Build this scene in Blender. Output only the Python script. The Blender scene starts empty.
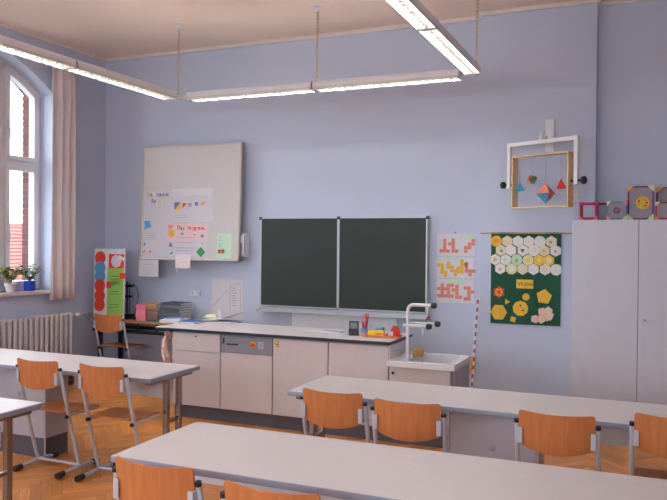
import bpy, bmesh, math, random
from mathutils import Matrix, Vector
PI = math.pi
random.seed(7)
S = bpy.context.scene
C = S.collection

# ------------------------------------------------------------------ camera
FPX = 732.0
CAM = Vector((0, 0, 1.75))
ROT = Matrix.Rotation(math.radians(23.25), 3, 'Z') @ Matrix.Rotation(math.radians(90 - 0.63), 3, 'X') @ Matrix.Rotation(math.radians(0.48), 3, 'Z')
cd = bpy.data.cameras.new('camera'); cam = bpy.data.objects.new('camera', cd); C.objects.link(cam)
cd.sensor_width = 36; cd.lens = FPX / 667 * 36; cd.clip_end = 300
cam.matrix_world = Matrix.Translation(CAM) @ ROT.to_4x4()
S.camera = cam

# ------------------------------------------------------------------ world, exposure
w = bpy.data.worlds.new('world'); S.world = w; w.use_nodes = True
bg = w.node_tree.nodes['Background']
bg.inputs[0].default_value = (0.84, 0.93, 1.0, 1); bg.inputs[1].default_value = 7.0   # even overcast sky
S.view_settings.view_transform = 'Standard'; S.view_settings.look = 'None'
S.view_settings.exposure = 0.18; S.view_settings.gamma = 1.0; S.view_settings.use_curve_mapping = False
LAMP = 40.0          # emission strength of the fluorescent tubes
LAMPCOL = (0.90, 0.98, 1.0, 1)

# room limits
XL, XR, YF, YB, ZC = -6.6, 2.9, 7.7, -3.2, 4.13
PIER = 7.58

# ------------------------------------------------------------------ pixel helpers (photograph frame 667x500)
def ray(px, py):
    return ROT @ Vector(((px - 333.5) / FPX, (250 - py) / FPX, -1))
def on_y(px, py, Y):
    d = ray(px, py); return CAM + d * (Y / d.y)
def on_x(px, py, X):
    d = ray(px, py); return CAM + d * (X / d.x)
def on_z(px, py, Z):
    d = ray(px, py); return CAM + d * ((Z - CAM.z) / d.z)
def project(p):
    q = ROT.transposed() @ (Vector(p) - CAM)
    if q.z > -0.1: return None
    return (333.5 + FPX * q.x / -q.z, 250 - FPX * q.y / -q.z)

# ------------------------------------------------------------------ materials
def lin(c):
    return tuple(((v / 255) / 12.92 if v / 255 <= 0.04045 else ((v / 255 + 0.055) / 1.055) ** 2.4) for v in c) + (1,)
MATS = {}
def mat(name, rgb, rough=0.5, metal=0.0, var=0.06, scale=6.0, bump=0.0, bscale=60.0, emit=0.0, ecol=None, spec=0.5, stretch=None, sheen=0.0):
    if name in MATS: return MATS[name]
    m = bpy.data.materials.new(name); m.use_nodes = True; MATS[name] = m
    nt = m.node_tree; b = nt.nodes['Principled BSDF']
    b.inputs['Roughness'].default_value = rough; b.inputs['Metallic'].default_value = metal
    b.inputs['Specular IOR Level'].default_value = spec
    tc = nt.nodes.new('ShaderNodeTexCoord'); src = tc.outputs['Object']
    if stretch:
        mp = nt.nodes.new('ShaderNodeMapping'); mp.inputs['Scale'].default_value = stretch
        nt.links.new(src, mp.inputs[0]); src = mp.outputs[0]
    n = nt.nodes.new('ShaderNodeTexNoise'); n.inputs['Scale'].default_value = scale; n.inputs['Detail'].default_value = 5
    nt.links.new(src, n.inputs['Vector'])
    r = nt.nodes.new('ShaderNodeValToRGB'); c = lin(rgb)
    r.color_ramp.elements[0].position = 0.25; r.color_ramp.elements[1].position = 0.75
    r.color_ramp.elements[0].color = tuple(x * (1 - var) for x in c[:3]) + (1,)
    r.color_ramp.elements[1].color = tuple(min(1, x * (1 + var)) for x in c[:3]) + (1,)
    nt.links.new(n.outputs['Fac'], r.inputs[0]); nt.links.new(r.outputs[0], b.inputs['Base Color'])
    if bump:
        n2 = nt.nodes.new('ShaderNodeTexNoise'); n2.inputs['Scale'].default_value = bscale; n2.inputs['Detail'].default_value = 4
        nt.links.new(src, n2.inputs['Vector'])
        bp = nt.nodes.new('ShaderNodeBump'); bp.inputs['Strength'].default_value = bump; bp.inputs['Distance'].default_value = 0.01
        nt.links.new(n2.outputs['Fac'], bp.inputs['Height']); nt.links.new(bp.outputs[0], b.inputs['Normal'])
    if emit:
        b.inputs['Emission Color'].default_value = ecol or c; b.inputs['Emission Strength'].default_value = emit
    return m

M_WALL = mat('wall_paint_blue', (194, 201, 222), 0.55, var=0.02, scale=1.5, bump=0.15, bscale=120, spec=0.35)
M_CEIL = mat('ceiling_paint', (240, 218, 204), 0.8, var=0.02, scale=1.0, bump=0.1, bscale=80)
M_TRIM = mat('cornice_paint', (226, 215, 212), 0.7, var=0.02)
M_BASEB = mat('baseboard_wood', (120, 78, 48), 0.5)
M_WHITE = mat('white_paint', (226, 222, 226), 0.35, var=0.02)
M_WINF = mat('window_white', (224, 218, 222), 0.4, var=0.03)
M_SILL = mat('sill_stone', (216, 206, 208), 0.35, var=0.05, scale=20)
M_RAD = mat('radiator_enamel', (206, 196, 200), 0.4, var=0.02)
M_CURT = mat('curtain_cloth', (232, 220, 222), 0.9, var=0.03, bump=0.3, bscale=300)
M_TABLE = mat('laminate_beige', (216, 206, 204), 0.32, var=0.02, scale=30)
M_EDGE = mat('edge_band_grey', (140, 145, 164), 0.4, var=0.03)
M_CABF = mat('cabinet_laminate', (206, 196, 196), 0.42, var=0.02, scale=14)
M_CABG = mat('tall_cabinet_laminate', (202, 202, 214), 0.4, var=0.025, scale=8)
M_CABS = mat('cabinet_side_grey', (168, 166, 178), 0.45, var=0.02)
M_BOX = mat('console_laminate', (186, 184, 196), 0.45, var=0.02)
M_PLINTH = mat('plinth_charcoal', (92, 88, 98), 0.6, var=0.05)
M_BLACK = mat('black_plastic', (28, 28, 34), 0.45, var=0.1)
M_BLACKM = mat('black_metal', (34, 34, 42), 0.4, 0.3, var=0.1)
M_FRAME = mat('chair_tube_grey', (190, 192, 204), 0.35, 0.15, var=0.03)
M_CHROME = mat('table_leg_steel', (150, 140, 136), 0.22, 0.85, var=0.05)
M_ALU = mat('aluminium', (200, 200, 206), 0.35, 0.5, var=0.03)
M_BOARD = mat('chalkboard_green', (34, 42, 37), 0.55, var=0.10, scale=2.2, stretch=(1, 1, 3))
M_WB = mat('whiteboard_enamel', (198, 190, 190), 0.3, var=0.015)
M_WBF = mat('whiteboard_frame', (190, 176, 166), 0.4, 0.2, var=0.04)
M_PAPER = mat('paper_white', (216, 212, 220), 0.8, var=0.02, scale=20)
M_PANELW = mat('panel_white', (236, 236, 244), 0.6, var=0.02)
M_SINK = mat('sink_ceramic', (222, 218, 222), 0.2, var=0.02)

def woodmat(name, a, b, rough=0.35, stretch=(1, 12, 12), scale=3.0, rnd=0.0):
    m = bpy.data.materials.new(name); m.use_nodes = True; nt = m.node_tree; p = nt.nodes['Principled BSDF']
    p.inputs['Roughness'].default_value = rough
    tc = nt.nodes.new('ShaderNodeTexCoord'); mp = nt.nodes.new('ShaderNodeMapping'); mp.inputs['Scale'].default_value = stretch
    nt.links.new(tc.outputs['Object'], mp.inputs[0])
    n = nt.nodes.new('ShaderNodeTexNoise'); n.inputs['Scale'].default_value = scale; n.inputs['Detail'].default_value = 6; n.inputs['Distortion'].default_value = 0.6
    r = nt.nodes.new('ShaderNodeValToRGB'); r.color_ramp.elements[0].position = 0.3; r.color_ramp.elements[1].position = 0.7
    r.color_ramp.elements[0].color = lin(a); r.color_ramp.elements[1].color = lin(b)
    nt.links.new(mp.outputs[0], n.inputs['Vector']); nt.links.new(n.outputs['Fac'], r.inputs[0])
    out = r.outputs[0]
    if rnd:
        oi = nt.nodes.new('ShaderNodeObjectInfo'); gi = nt.nodes.new('ShaderNodeNewGeometry')
        ad = nt.nodes.new('ShaderNodeMath'); ad.operation = 'ADD'; fr = nt.nodes.new('ShaderNodeMath'); fr.operation = 'FRACT'
        nt.links.new(oi.outputs['Random'], ad.inputs[0]); nt.links.new(gi.outputs['Random Per Island'], ad.inputs[1]); nt.links.new(ad.outputs[0], fr.inputs[0])
        mr = nt.nodes.new('ShaderNodeMapRange'); mr.inputs[3].default_value = 1 - rnd; mr.inputs[4].default_value = 1 + rnd
        nt.links.new(fr.outputs[0], mr.inputs[0])
        mx = nt.nodes.new('ShaderNodeVectorMath'); mx.operation = 'SCALE'
        nt.links.new(out, mx.inputs[0]); nt.links.new(mr.outputs[0], mx.inputs['Scale']); out = mx.outputs[0]
    nt.links.new(out, p.inputs['Base Color'])
    MATS[name] = m
    return m
M_PLY = woodmat('beech_plywood', (181, 106, 58), (198, 124, 74), 0.38, (12, 1.5, 1.2), 3.0)
M_PLYS = woodmat('beech_seat', (176, 104, 54), (200, 130, 74), 0.3, (14, 1.5, 1.5), 3.0)
M_OAK = woodmat('oak_parquet', (190, 116, 52), (216, 146, 78), 0.3, (2.5, 22, 22), 2.0, 0.20)
M_WOODT = woodmat('wood_table_top', (158, 106, 62), (184, 130, 80), 0.4, (2, 14, 14), 3.0)
M_PINE = woodmat('pine_frame', (214, 176, 130), (232, 200, 156), 0.45, (4, 4, 4), 6.0)
M_ROD = woodmat('wood_rod', (190, 140, 104), (206, 158, 120), 0.5, (2, 20, 20), 4.0)

def flat(name, rgb, rough=0.7): return mat('colour_' + name, rgb, rough, var=0.05, scale=20)
RED = flat('red', (214, 62, 44)); CYAN = flat('cyan', (74, 166, 204)); SALMON = flat('salmon', (222, 128, 108)); YEL = flat('yellow', (232, 196, 62))
ORANGE = flat('orange', (226, 140, 52)); GREEN = flat('green', (48, 140, 84)); LGREEN = flat('light_green', (150, 196, 96)); PALEG = flat('pale_green', (188, 220, 190))
BLUE = flat('blue', (52, 82, 176)); PURPLE = flat('purple', (134, 56, 116)); MAGENTA = flat('magenta', (196, 52, 112)); PINK = flat('pink', (232, 130, 148)); PALEP = flat('pale_pink', (234, 196, 200))
DARK = flat('ink', (52, 48, 56)); GREYP = flat('grey_card', (152, 144, 152)); LBLUE = flat('light_blue', (92, 150, 200)); PALEY = flat('pale_yellow', (226, 222, 168))
FELT = mat('green_felt', (32, 84, 62), 0.95, var=0.08, scale=40); GOLD = flat('gold', (226, 180, 56)); VIOLET = flat('violet', (120, 104, 170))
BRICKC = woodmat('tile_red', (120, 58, 50), (138, 70, 60), 0.6, (8, 8, 8), 5.0, 0.15)

def glassmat():
    m = bpy.data.materials.new('window_glass'); m.use_nodes = True; nt = m.node_tree
    nt.nodes.remove(nt.nodes['Principled BSDF']); o = nt.nodes['Material Output']
    t = nt.nodes.new('ShaderNodeBsdfTransparent'); t.inputs[0].default_value = (0.96, 0.97, 0.98, 1)
    g = nt.nodes.new('ShaderNodeBsdfGlossy'); g.inputs['Roughness'].default_value = 0.02
    x = nt.nodes.new('ShaderNodeMixShader'); x.inputs[0].default_value = 0.05
    nt.links.new(t.outputs[0], x.inputs[1]); nt.links.new(g.outputs[0], x.inputs[2]); nt.links.new(x.outputs[0], o.inputs[0])
    return m
M_GLASS = glassmat()

# ------------------------------------------------------------------ mesh builder
class MB:
    def __init__(s): s.bm = bmesh.new()
    def box(s, a, b, bev=0.0, seg=2):
        lo = Vector((min(a[i], b[i]) for i in range(3))); hi = Vector((max(a[i], b[i]) for i in range(3)))
        r = bmesh.ops.create_cube(s.bm, size=1)
        sz = hi - lo
        for v in r['verts']: v.co = Vector((lo[i] + (v.co[i] + 0.5) * sz[i] for i in range(3)))
        if bev:
            es = list({e for v in r['verts'] for e in v.link_edges})
            bmesh.ops.bevel(s.bm, geom=es, offset=min(bev, min(sz) * 0.45), segments=seg, affect='EDGES', profile=0.5)
        return s
    def prism(s, pts, vec):
        """closed polygon (3D points) swept along vec"""
        vec = Vector(vec); n = len(pts)
        a = [s.bm.verts.new(p) for p in pts]; b = [s.bm.verts.new(Vector(p) + vec) for p in pts]
        s.bm.faces.new(a[::-1]); s.bm.faces.new(b)
        for i in range(n): s.bm.faces.new((a[i], a[(i + 1) % n], b[(i + 1) % n], b[i]))
        return s
    def tube(s, pts, r, seg=10, cap=True, radii=None, square=False):
        pts = [Vector(p) for p in pts]; rings = []
        n = len(pts); up = None
        for i, p in enumerate(pts):
            d = (pts[min(i + 1, n - 1)] - pts[max(i - 1, 0)]).normalized()
            if up is None:
                up = Vector((0, 0, 1)) if abs(d.z) < 0.9 else Vector((1, 0, 0))
            x = d.cross(up).normalized(); y = x.cross(d).normalized(); up = y
            rr = radii[i] if radii else r
            ring = []
            for k in range(seg):
                a = 2 * PI * (k + (0.5 if square else 0)) / seg
                ring.append(s.bm.verts.new(p + x * (math.cos(a) * rr) + y * (math.sin(a) * rr)))
            rings.append(ring)
        for i in range(n - 1):
            for k in range(seg):
                s.bm.faces.new((rings[i][k], rings[i][(k + 1) % seg], rings[i + 1][(k + 1) % seg], rings[i + 1][k]))
        if cap:
            s.bm.faces.new(rings[0][::-1]); s.bm.faces.new(rings[-1])
        return s
    def lathe(s, prof, c=(0, 0, 0), seg=20, axis='Z'):
        c = Vector(c); rings = []
        for r, h in prof:
            ring = []
            for k in range(seg):
                a = 2 * PI * k / seg; x, y = math.cos(a) * r, math.sin(a) * r
                q = Vector((x, y, h)) if axis == 'Z' else (Vector((x, -h, y)) if axis == 'Y' else Vector((h, x, y)))
                ring.append(s.bm.verts.new(c + q))
            rings.append(ring)
        for i in range(len(rings) - 1):
            for k in range(seg): s.bm.faces.new((rings[i][k], rings[i][(k + 1) % seg], rings[i + 1][(k + 1) % seg], rings[i + 1][k]))
        s.bm.faces.new(rings[0][::-1]); s.bm.faces.new(rings[-1])
        return s
    def grid(s, f, nu, nv, thick=None):
        """surface f(u,v) -> point; thick = vector function or None"""
        V = [[s.bm.verts.new(f(i / nu, j / nv)) for j in range(nv + 1)] for i in range(nu + 1)]
        for i in range(nu):
            for j in range(nv): s.bm.faces.new((V[i][j], V[i + 1][j], V[i + 1][j + 1], V[i][j + 1]))
        if thick is not None:
            T = Vector(thick)
            W = [[s.bm.verts.new(V[i][j].co + T) for j in range(nv + 1)] for i in range(nu + 1)]
            for i in range(nu):
                for j in range(nv): s.bm.faces.new((W[i][j], W[i][j + 1], W[i + 1][j + 1], W[i + 1][j]))
            for i in range(nu):
                s.bm.faces.new((V[i][0], W[i][0], W[i + 1][0], V[i + 1][0])); s.bm.faces.new((V[i][nv], V[i + 1][nv], W[i + 1][nv], W[i][nv]))
            for j in range(nv):
                s.bm.faces.new((V[0][j], V[0][j + 1], W[0][j + 1], W[0][j])); s.bm.faces.new((V[nu][j], W[nu][j], W[nu][j + 1], V[nu][j + 1]))
        return s
    def ball(s, c, r, sc=(1, 1, 1), sub=2):
        q = bmesh.ops.create_icosphere(s.bm, subdivisions=sub, radius=r)
        for v in q['verts']: v.co = Vector((v.co[i] * sc[i] + c[i] for i in range(3)))
        return s
    def build(s, name, m, parent=None, smooth=False):
        bmesh.ops.recalc_face_normals(s.bm, faces=s.bm.faces[:])
        me = bpy.data.meshes.new(name); s.bm.to_mesh(me); s.bm.free()
        if smooth:
            me.polygons.foreach_set('use_smooth', [True] * len(me.polygons))
            if smooth != 'all': me.set_sharp_from_angle(angle=math.radians(40))
        me.materials.append(m)
        o = bpy.data.objects.new(name, me); C.objects.link(o)
        if parent: o.parent = parent
        return o

def tag(o, label=None, cat=None, group=None, kind=None):
    if label: o['label'] = label
    if cat: o['category'] = cat
    if group: o['group'] = group
    if kind: o['kind'] = kind
    return o
def thing(name, label, cat, loc=(0, 0, 0), rot=(0, 0, 0), group=None):
    o = bpy.data.objects.new(name, None); C.objects.link(o); o.empty_display_size = 0.1
    o.location = loc; o.rotation_euler = rot
    return tag(o, label, cat, group)
def copy_tree(o, parent=None):
    c = o.copy(); C.objects.link(c); c.parent = parent
    for ch in o.children: copy_tree(ch, c)
    return c
def place(proto, used, loc, rz, label, group):
    o = proto if not used else copy_tree(proto)
    o.location = loc; o.rotation_euler = (0, 0, rz); o['label'] = label; o['group'] = group
    return o
def struct(name, mb, m, label=None, smooth=False):
    o = mb.build(name, m, None, smooth); o['kind'] = 'structure'
    if label: o['label'] = label
    return o
def poly(cx, cz, r, n, rot=0.0): return [(cx + r * math.cos(rot + 2 * PI * k / n), cz + r * math.sin(rot + 2 * PI * k / n)) for k in range(n)]
def decal(name, pts, y, m, parent, t=0.0012):
    """thin flat shape facing -y in the parent's local x/z plane, its back at y"""
    return MB().prism([(p[0], y, p[1]) for p in pts], (0, -t, 0)).build(name, m, parent)
def rect(x0, z0, x1, z1): return [(x0, z0), (x1, z0), (x1, z1), (x0, z1)]
def text(name, s, size, x, y, z, m, parent, rotz=0.0, slant=0.0, bold=0.0):
    cu = bpy.data.curves.new(name, 'FONT'); cu.body = s; cu.size = size; cu.extrude = 0.0005; cu.offset = size * bold; cu.align_x = 'LEFT'; cu.shear = slant; cu.resolution_u = 3
    t = bpy.data.objects.new(name, cu); C.objects.link(t)
    bpy.context.view_layer.update()
    me = bpy.data.meshes.new_from_object(t.evaluated_get(bpy.context.evaluated_depsgraph_get()))
    bpy.data.objects.remove(t)
    me.transform(Matrix.Translation((x, y - 0.0006, z)) @ Matrix.Rotation(rotz, 4, 'Y') @ Matrix.Rotation(PI / 2, 4, 'X'))
    me.materials.clear(); me.materials.append(m); me.name = name
    o = bpy.data.objects.new(name, me); C.objects.link(o); o.parent = parent
    return o

# ================================================================== SETTING
# ---- floor with herringbone planks
fl = struct('floor', MB().box((XL, YB, -0.12), (XR, YF, -0.010)), mat('floor_bed', (96, 60, 34), 0.8), 'honey coloured oak parquet floor laid in herringbone')
PW, PN = 0.070, 6
def plank_mesh():
    b = MB().box((0, 0, -0.010), (PW * PN - 0.0015, PW - 0.0015, 0.0))
    o = b.build('plank', M_OAK); me = o.data; bpy.data.objects.remove(o); return me
pm = plank_mesh()
planks = []
r45 = Matrix.Rotation(math.radians(45), 2)
for k in range(-140, 141):
    for m_ in range(-16, 17):
        for t in (0, 1):
            if t == 0: a = Vector((k + PN * m_, k - PN * m_)); ang = 45.0; mid = a + Vector((PN / 2, 0.5))
            else: a = Vector((k + PN * m_ + PN + 1, k - PN * m_ + 1 - PN)); ang = 135.0; mid = a + Vector((-0.5, PN / 2))
            p = r45 @ (a * PW); c = r45 @ (mid * PW)
            ox, oy = -1.9, 2.3
            c = (c.x + ox, c.y + oy)
            if not (XL + 0.24 < c[0] < XR - 0.24 and YB + 0.24 < c[1] < YF - 0.24): continue
            planks.append((p.x + ox, p.y + oy, ang, c))
def vis(c):
    q = project((c[0], c[1], 0))
    if not q: return 0
    x, y = q
    d = (Vector((c[0], c[1], 0)) - CAM).length
    if -14 < x < 205 and 384 < y < 512:
        if y > 470 and x > 120: return 0
        return 10 / d
    if 480 < x < 680 and 436 < y < 470: return 8 / d
    return 0
planks.sort(key=lambda q: -vis(q[3]))
for q in planks[:300]:
    o = bpy.data.objects.new('plank', pm); C.objects.link(o); o.parent = fl
    o.location = (q[0], q[1], 0); o.rotation_euler = (0, 0, math.radians(q[2]))
vs, fs = [], []
base = [(v.co.x, v.co.y, v.co.z) for v in pm.vertices]; pf = [tuple(p.vertices) for p in pm.polygons]
for q in planks[300:]:
    n0 = len(vs); ca, sa = math.cos(math.radians(q[2])), math.sin(math.radians(q[2]))
    vs += [(q[0] + x * ca - y * sa, q[1] + x * sa + y * ca, z) for x, y, z in base]
    fs += [tuple(i + n0 for i in f) for f in pf]
me = bpy.data.meshes.new('parquet_rest'); me.from_pydata(vs, [], fs); me.materials.append(M_OAK)
o = bpy.data.objects.new('parquet_rest', me); C.objects.link(o); o.parent = fl; o['kind'] = 'stuff'

struct('ceiling', MB().box((XL - 0.4, YB - 0.2, ZC), (XR + 0.2, YF + 0.2, ZC + 0.2)), M_CEIL, 'pinkish white plaster ceiling')
PX0, PX1 = on_y(480, 250, PIER).x, on_y(594.5, 250, PIER).x
struct('wall_front', MB().box((XL - 0.4, YF, -0.12), (XR + 0.2, YF + 0.2, ZC)), M_WALL, 'pale blue front wall')
struct('wall_pier', MB().box((PX0, PIER, -0.01), (PX1, YF, ZC)), M_WALL, 'shallow pale blue chimney pier on the front wall')
struct('wall_right', MB().box((XR, YB - 0.2, -0.12), (XR + 0.2, YF, ZC)), M_WALL)
BW = [(-5.6, -3.9), (-3.2, -1.5), (-0.8, 0.9)]; BZ0, BZ1 = 1.0, 3.4      # unseen rear wall windows, added to brighten the room
mb = MB().box((XL - 0.4, YB - 0.2, -0.12), (XR, YB, BZ0)).box((XL - 0.4, YB - 0.2, BZ1), (XR, YB, ZC)); cx = XL - 0.4
for a, b in BW: mb.box((cx, YB - 0.2, BZ0), (a, YB, BZ1)); cx = b
mb.box((cx, YB - 0.2, BZ0), (XR, YB, BZ1))
struct('wall_back', mb, M_WALL)

# ---- left wall with arched window bays
WIN = [5.60, 2.65, -0.30]
HW, ZS, ZSP, RISE = 1.17, 1.15, 3.50, 0.40
WY1 = WIN[0] + HW
def arch(hw, z0, rise, n=24):
    R_ = (hw * hw + rise * rise) / (2 * rise); a = math.asin(hw / R_)
    return [(R_ * math.sin(-a + 2 * a * i / n), z0 + rise - R_ + R_ * math.cos(-a + 2 * a * i / n)) for i in range(n + 1)]
def wall_shell(mb, x0, x1, hw, zs, zsp, rise, top, ymin, ymax):
    edges = sorted(WIN); cur = ymin
    for yc in edges:
        mb.box((x0, cur, -0.12), (x1, yc - hw, top))
        mb.box((x0, yc - hw, -0.12), (x1, yc + hw, zs))
        A = arch(hw, zsp, rise)
        for i in range(len(A) - 1):
            (a, za), (b, zb) = A[i], A[i + 1]
            mb.prism([(x0, yc + a, za), (x0, yc + b, zb), (x0, yc + b, top), (x0, yc + a, top)], (x1 - x0, 0, 0))
        cur = yc + hw
    mb.box((x0, cur, -0.12), (x1, ymax, top))
    return mb
wl = struct('wall_left', wall_shell(MB(), XL, -6.87, HW, ZS, ZSP, RISE, ZC, YB, YF), M_WALL, 'pale blue window wall with arched openings')
M_BRICK = woodmat('brick_red', (84, 40, 34), (104, 52, 42), 0.85, (10, 10, 10), 4.0, 0.25)
M_MORT = mat('mortar', (96, 84, 78), 0.9)
sh = wall_shell(MB(), -6.871, -6.99, HW - 0.08, ZS - 0.02, ZSP, RISE, ZC + 0.3, YB, YF + 0.3).build('outer_brick_shell', M_MORT, wl)
bq = MB().box((-0.112, -0.008, 0), (0.0, 0.012, 0.064)).build('brick', M_BRICK); bme = bq.data; bpy.data.objects.remove(bq)
z = ZS - 0.01
while z < ZSP + 0.02:
    o = bpy.data.objects.new('brick', bme); C.objects.link(o); o.parent = wl
    o.location = (-6.876 - random.uniform(0, .002), WY1 - 0.08 - 0.006, z); z += 0.076
A = arch(HW - 0.08, ZSP, RISE, 30)
for i in range(19, 30):
    (a, za), (b, zb) = A[i], A[i + 1]
    o = bpy.data.objects.new('brick', bme); C.objects.link(o); o.parent = wl
    o.location = (-6.876, WIN[0] + (a + b) / 2, (za + zb) / 2); o.rotation_euler = (math.atan2(zb - za, b - a) + PI / 2, 0, 0)
    o.location.z += 0.0

# windows: frame, mullion, transom, sashes and panes
def window(n, yc, full):
    wt = bpy.data.objects.new('window_%d' % n, None); C.objects.link(wt); wt.location = (-6.80, yc, ZS); wt['kind'] = 'structure'
    wt['label'] = 'white arched casement window, %s along the left wall' % ['farthest', 'second', 'third'][n - 1]
    z0, zsp = 0.0, ZSP - ZS
    x0, x1 = 0.0, -0.06
    def ring(outer, inner, xa, xb, name, m=M_WINF):
        mb = MB(); N = len(outer)
        vo = [[mb.bm.verts.new((x, p[0], p[1])) for p in outer] for x in (xa, xb)]; vi = [[mb.bm.verts.new((x, p[0], p[1])) for p in inner] for x in (xa, xb)]
        for i in range(N):
            j = (i + 1) % N
            mb.bm.faces.new((vo[0][i], vo[0][j], vi[0][j], vi[0][i])); mb.bm.faces.new((vo[1][i], vi[1][i], vi[1][j], vo[1][j]))
            mb.bm.faces.new((vo[0][i], vo[1][i], vo[1][j], vo[0][j])); mb.bm.faces.new((vi[0][i], vi[0][j], vi[1][j], vi[1][i]))
        return mb.build(name, m, wt)
    def outline(yl, yr, zb, hw, off):
        R_ = (HW * HW + RISE * RISE) / (2 * RISE); zc = zsp + RISE - R_; r = R_ - off
        pts = [(yl, zb), (yr, zb)]
        for i in range(13):
            y = yr + (yl - yr) * i / 12; pts.append((y, zc + math.sqrt(max(0, r * r - y * y))))
        return pts
    fw = 0.055
    ring(outline(-HW, HW, 0, HW, 0), outline(-HW + fw, HW - fw, fw, HW, fw), x0, x1, 'frame')
    R0 = (HW * HW + RISE * RISE) / (2 * RISE); zt = 2.64 - ZS; MO = 0.60
    for mo in (-MO, 0, MO):
        MB().box((x0, mo - 0.04, fw), (x1, mo + 0.04, zsp + RISE - R0 + math.sqrt(R0 * R0 - mo * mo) - fw * 0.8)).build('mullion', M_WINF, wt)
    LIGHTS = ((-HW + fw + .002, -MO - .042), (-MO + .042, -.042), (.042, MO - .042), (MO + .042, HW - fw - .002))
    for a, b in LIGHTS: MB().box((x0, a - .002, zt - 0.03), (x1, b + .002, zt + 0.03)).build('transom', M_WINF, wt)
    sw = 0.055
    for li, (ya, yb) in enumerate(LIGHTS):
        hy_ = ya + .028 if li % 2 else yb - .028
        # lower sash
        o1 = [(ya, fw + .004), (yb, fw + .004), (yb, zt - .033), (ya, zt - .033)]; i1 = [(ya + sw, fw + sw), (yb - sw, fw + sw), (yb - sw, zt - .03 - sw), (ya + sw, zt - .03 - sw)]
        sa = ring(o1, i1, x0 + 0.022, x1 - 0.002, 'sash')
        MB().box((-0.028, ya + sw - .004, fw + sw - .004), (-0.034, yb - sw + .004, zt - .03 - sw + .004)).build('pane', M_GLASS, sa)
        o2 = outline(ya, yb, zt + .033, HW, fw + 0.003); i2 = outline(ya + sw, yb - sw, zt + .03 + sw, HW, fw + sw)
        sb = ring(o2, i2, x0 + 0.022, x1 - 0.002, 'sash')
        e = outline(ya + sw - .004, yb - sw + .004, zt + .03 + sw - .004, HW, fw + sw - .004)
        MB().prism([(-0.028, p[0], p[1]) for p in e], (-0.006, 0, 0)).build('pane', M_GLASS, sb)
        for zz in ((fw + zt) / 2 - .1, zt + .38):
            MB().box((0.022, hy_ - .012, zz - .03), (0.03, hy_ + .012, zz + .03), 0.003).box((0.03, hy_ - .008, zz - .008), (0.05, hy_ + .008, zz + .008)).box((0.045, hy_ - .009, zz - .1), (0.058, hy_ + .009, zz + .01), 0.004).build('handle', M_WHITE, sa if zz < zt else sb)
    MB().box((0.0, -HW + .002, -0.03), (0.24, HW - .002, 0.0)).box((0.2, -HW - .03, -0.04), (0.27, HW + .03, 0.004), 0.006).build('window_sill', M_SILL, wt)
    L = bpy.data.lights.new('daylight_portal', 'AREA'); L.shape = 'RECTANGLE'; L.size = 2 * HW; L.size_y = 2.6; L.cycles.is_portal = True
    lo = bpy.data.objects.new('daylight_portal', L); C.objects.link(lo); lo.location = (-7.02, yc, ZS + 1.35)
    lo.rotation_euler = (0, -PI / 2, 0); lo.rotation_euler = Matrix(((0, 0, -1), (1, 0, 0), (0, -1, 0))).to_euler()
for i, yc in enumerate(WIN): window(i + 1, yc, i == 0)

for i, (a, b) in enumerate(BW):
    wt = bpy.data.objects.new('window_%d' % (4 + i), None); C.objects.link(wt); wt.location = ((a + b) / 2, YB - .1, BZ0); wt['kind'] = 'structure'
    wt['label'] = 'unseen white casement window added to the rear wall for light, %s from the left wall' % ['first', 'second', 'third'][i]
    h, H = (b - a) / 2, BZ1 - BZ0
    for lo, hi in (((-h, -.03, 0), (-h + .06, .03, H)), ((h - .06, -.03, 0), (h, .03, H)), ((-h + .06, -.03, 0), (h - .06, .03, .06)), ((-h + .06, -.03, H - .06), (h - .06, .03, H))): MB().box(lo, hi).build('frame_bar', M_WINF, wt)
    MB().box((-.04, -.03, .06), (.04, .03, H - .06)).build('mullion', M_WINF, wt)
    for s_ in (-1, 1): MB().box((s_ * .04, -.004, .06), (s_ * (h - .06), .004, H - .06)).build('pane', M_GLASS, wt)
    L = bpy.data.lights.new('daylight_portal', 'AREA'); L.shape = 'RECTANGLE'; L.size = 2 * h; L.size_y = H; L.cycles.is_portal = True
    lo = bpy.data.objects.new('daylight_portal', L); C.objects.link(lo); lo.location = ((a + b) / 2, YB - .21, BZ0 + H / 2); lo.rotation_euler = (PI / 2, 0, 0)

# trims: thin cornice where walls meet the ceiling, baseboards
t = 0.035
struct('trim_1', MB().box((XL, YF - t, ZC - t), (PX0, YF, ZC)).box((PX0 - t, PIER - t, ZC - t), (PX1 + t, PIER, ZC)).box((PX1, YF - t, ZC - t), (XR, YF, ZC)), M_TRIM, 'thin pale cornice along the front wall')
struct('trim_2', MB().box((XL, YB, ZC - t), (XL + t, YF - t, ZC)), M_TRIM, 'thin pale cornice along the window wall')
struct('baseboard_front', MB().box((XL + .02, YF - .018, 0), (PX0 - .02, YF, .09)).box((PX0 - .018, PIER - .018, 0), (PX1 + .018, PIER, .09)).box((PX1 + .02, YF - .018, 0), (XR - .02, YF, .09)), M_BASEB)
struct('baseboard_left', MB().box((XL, YB + .02, 0), (XL + .018, YF - .02, .09)), M_BASEB)

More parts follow.
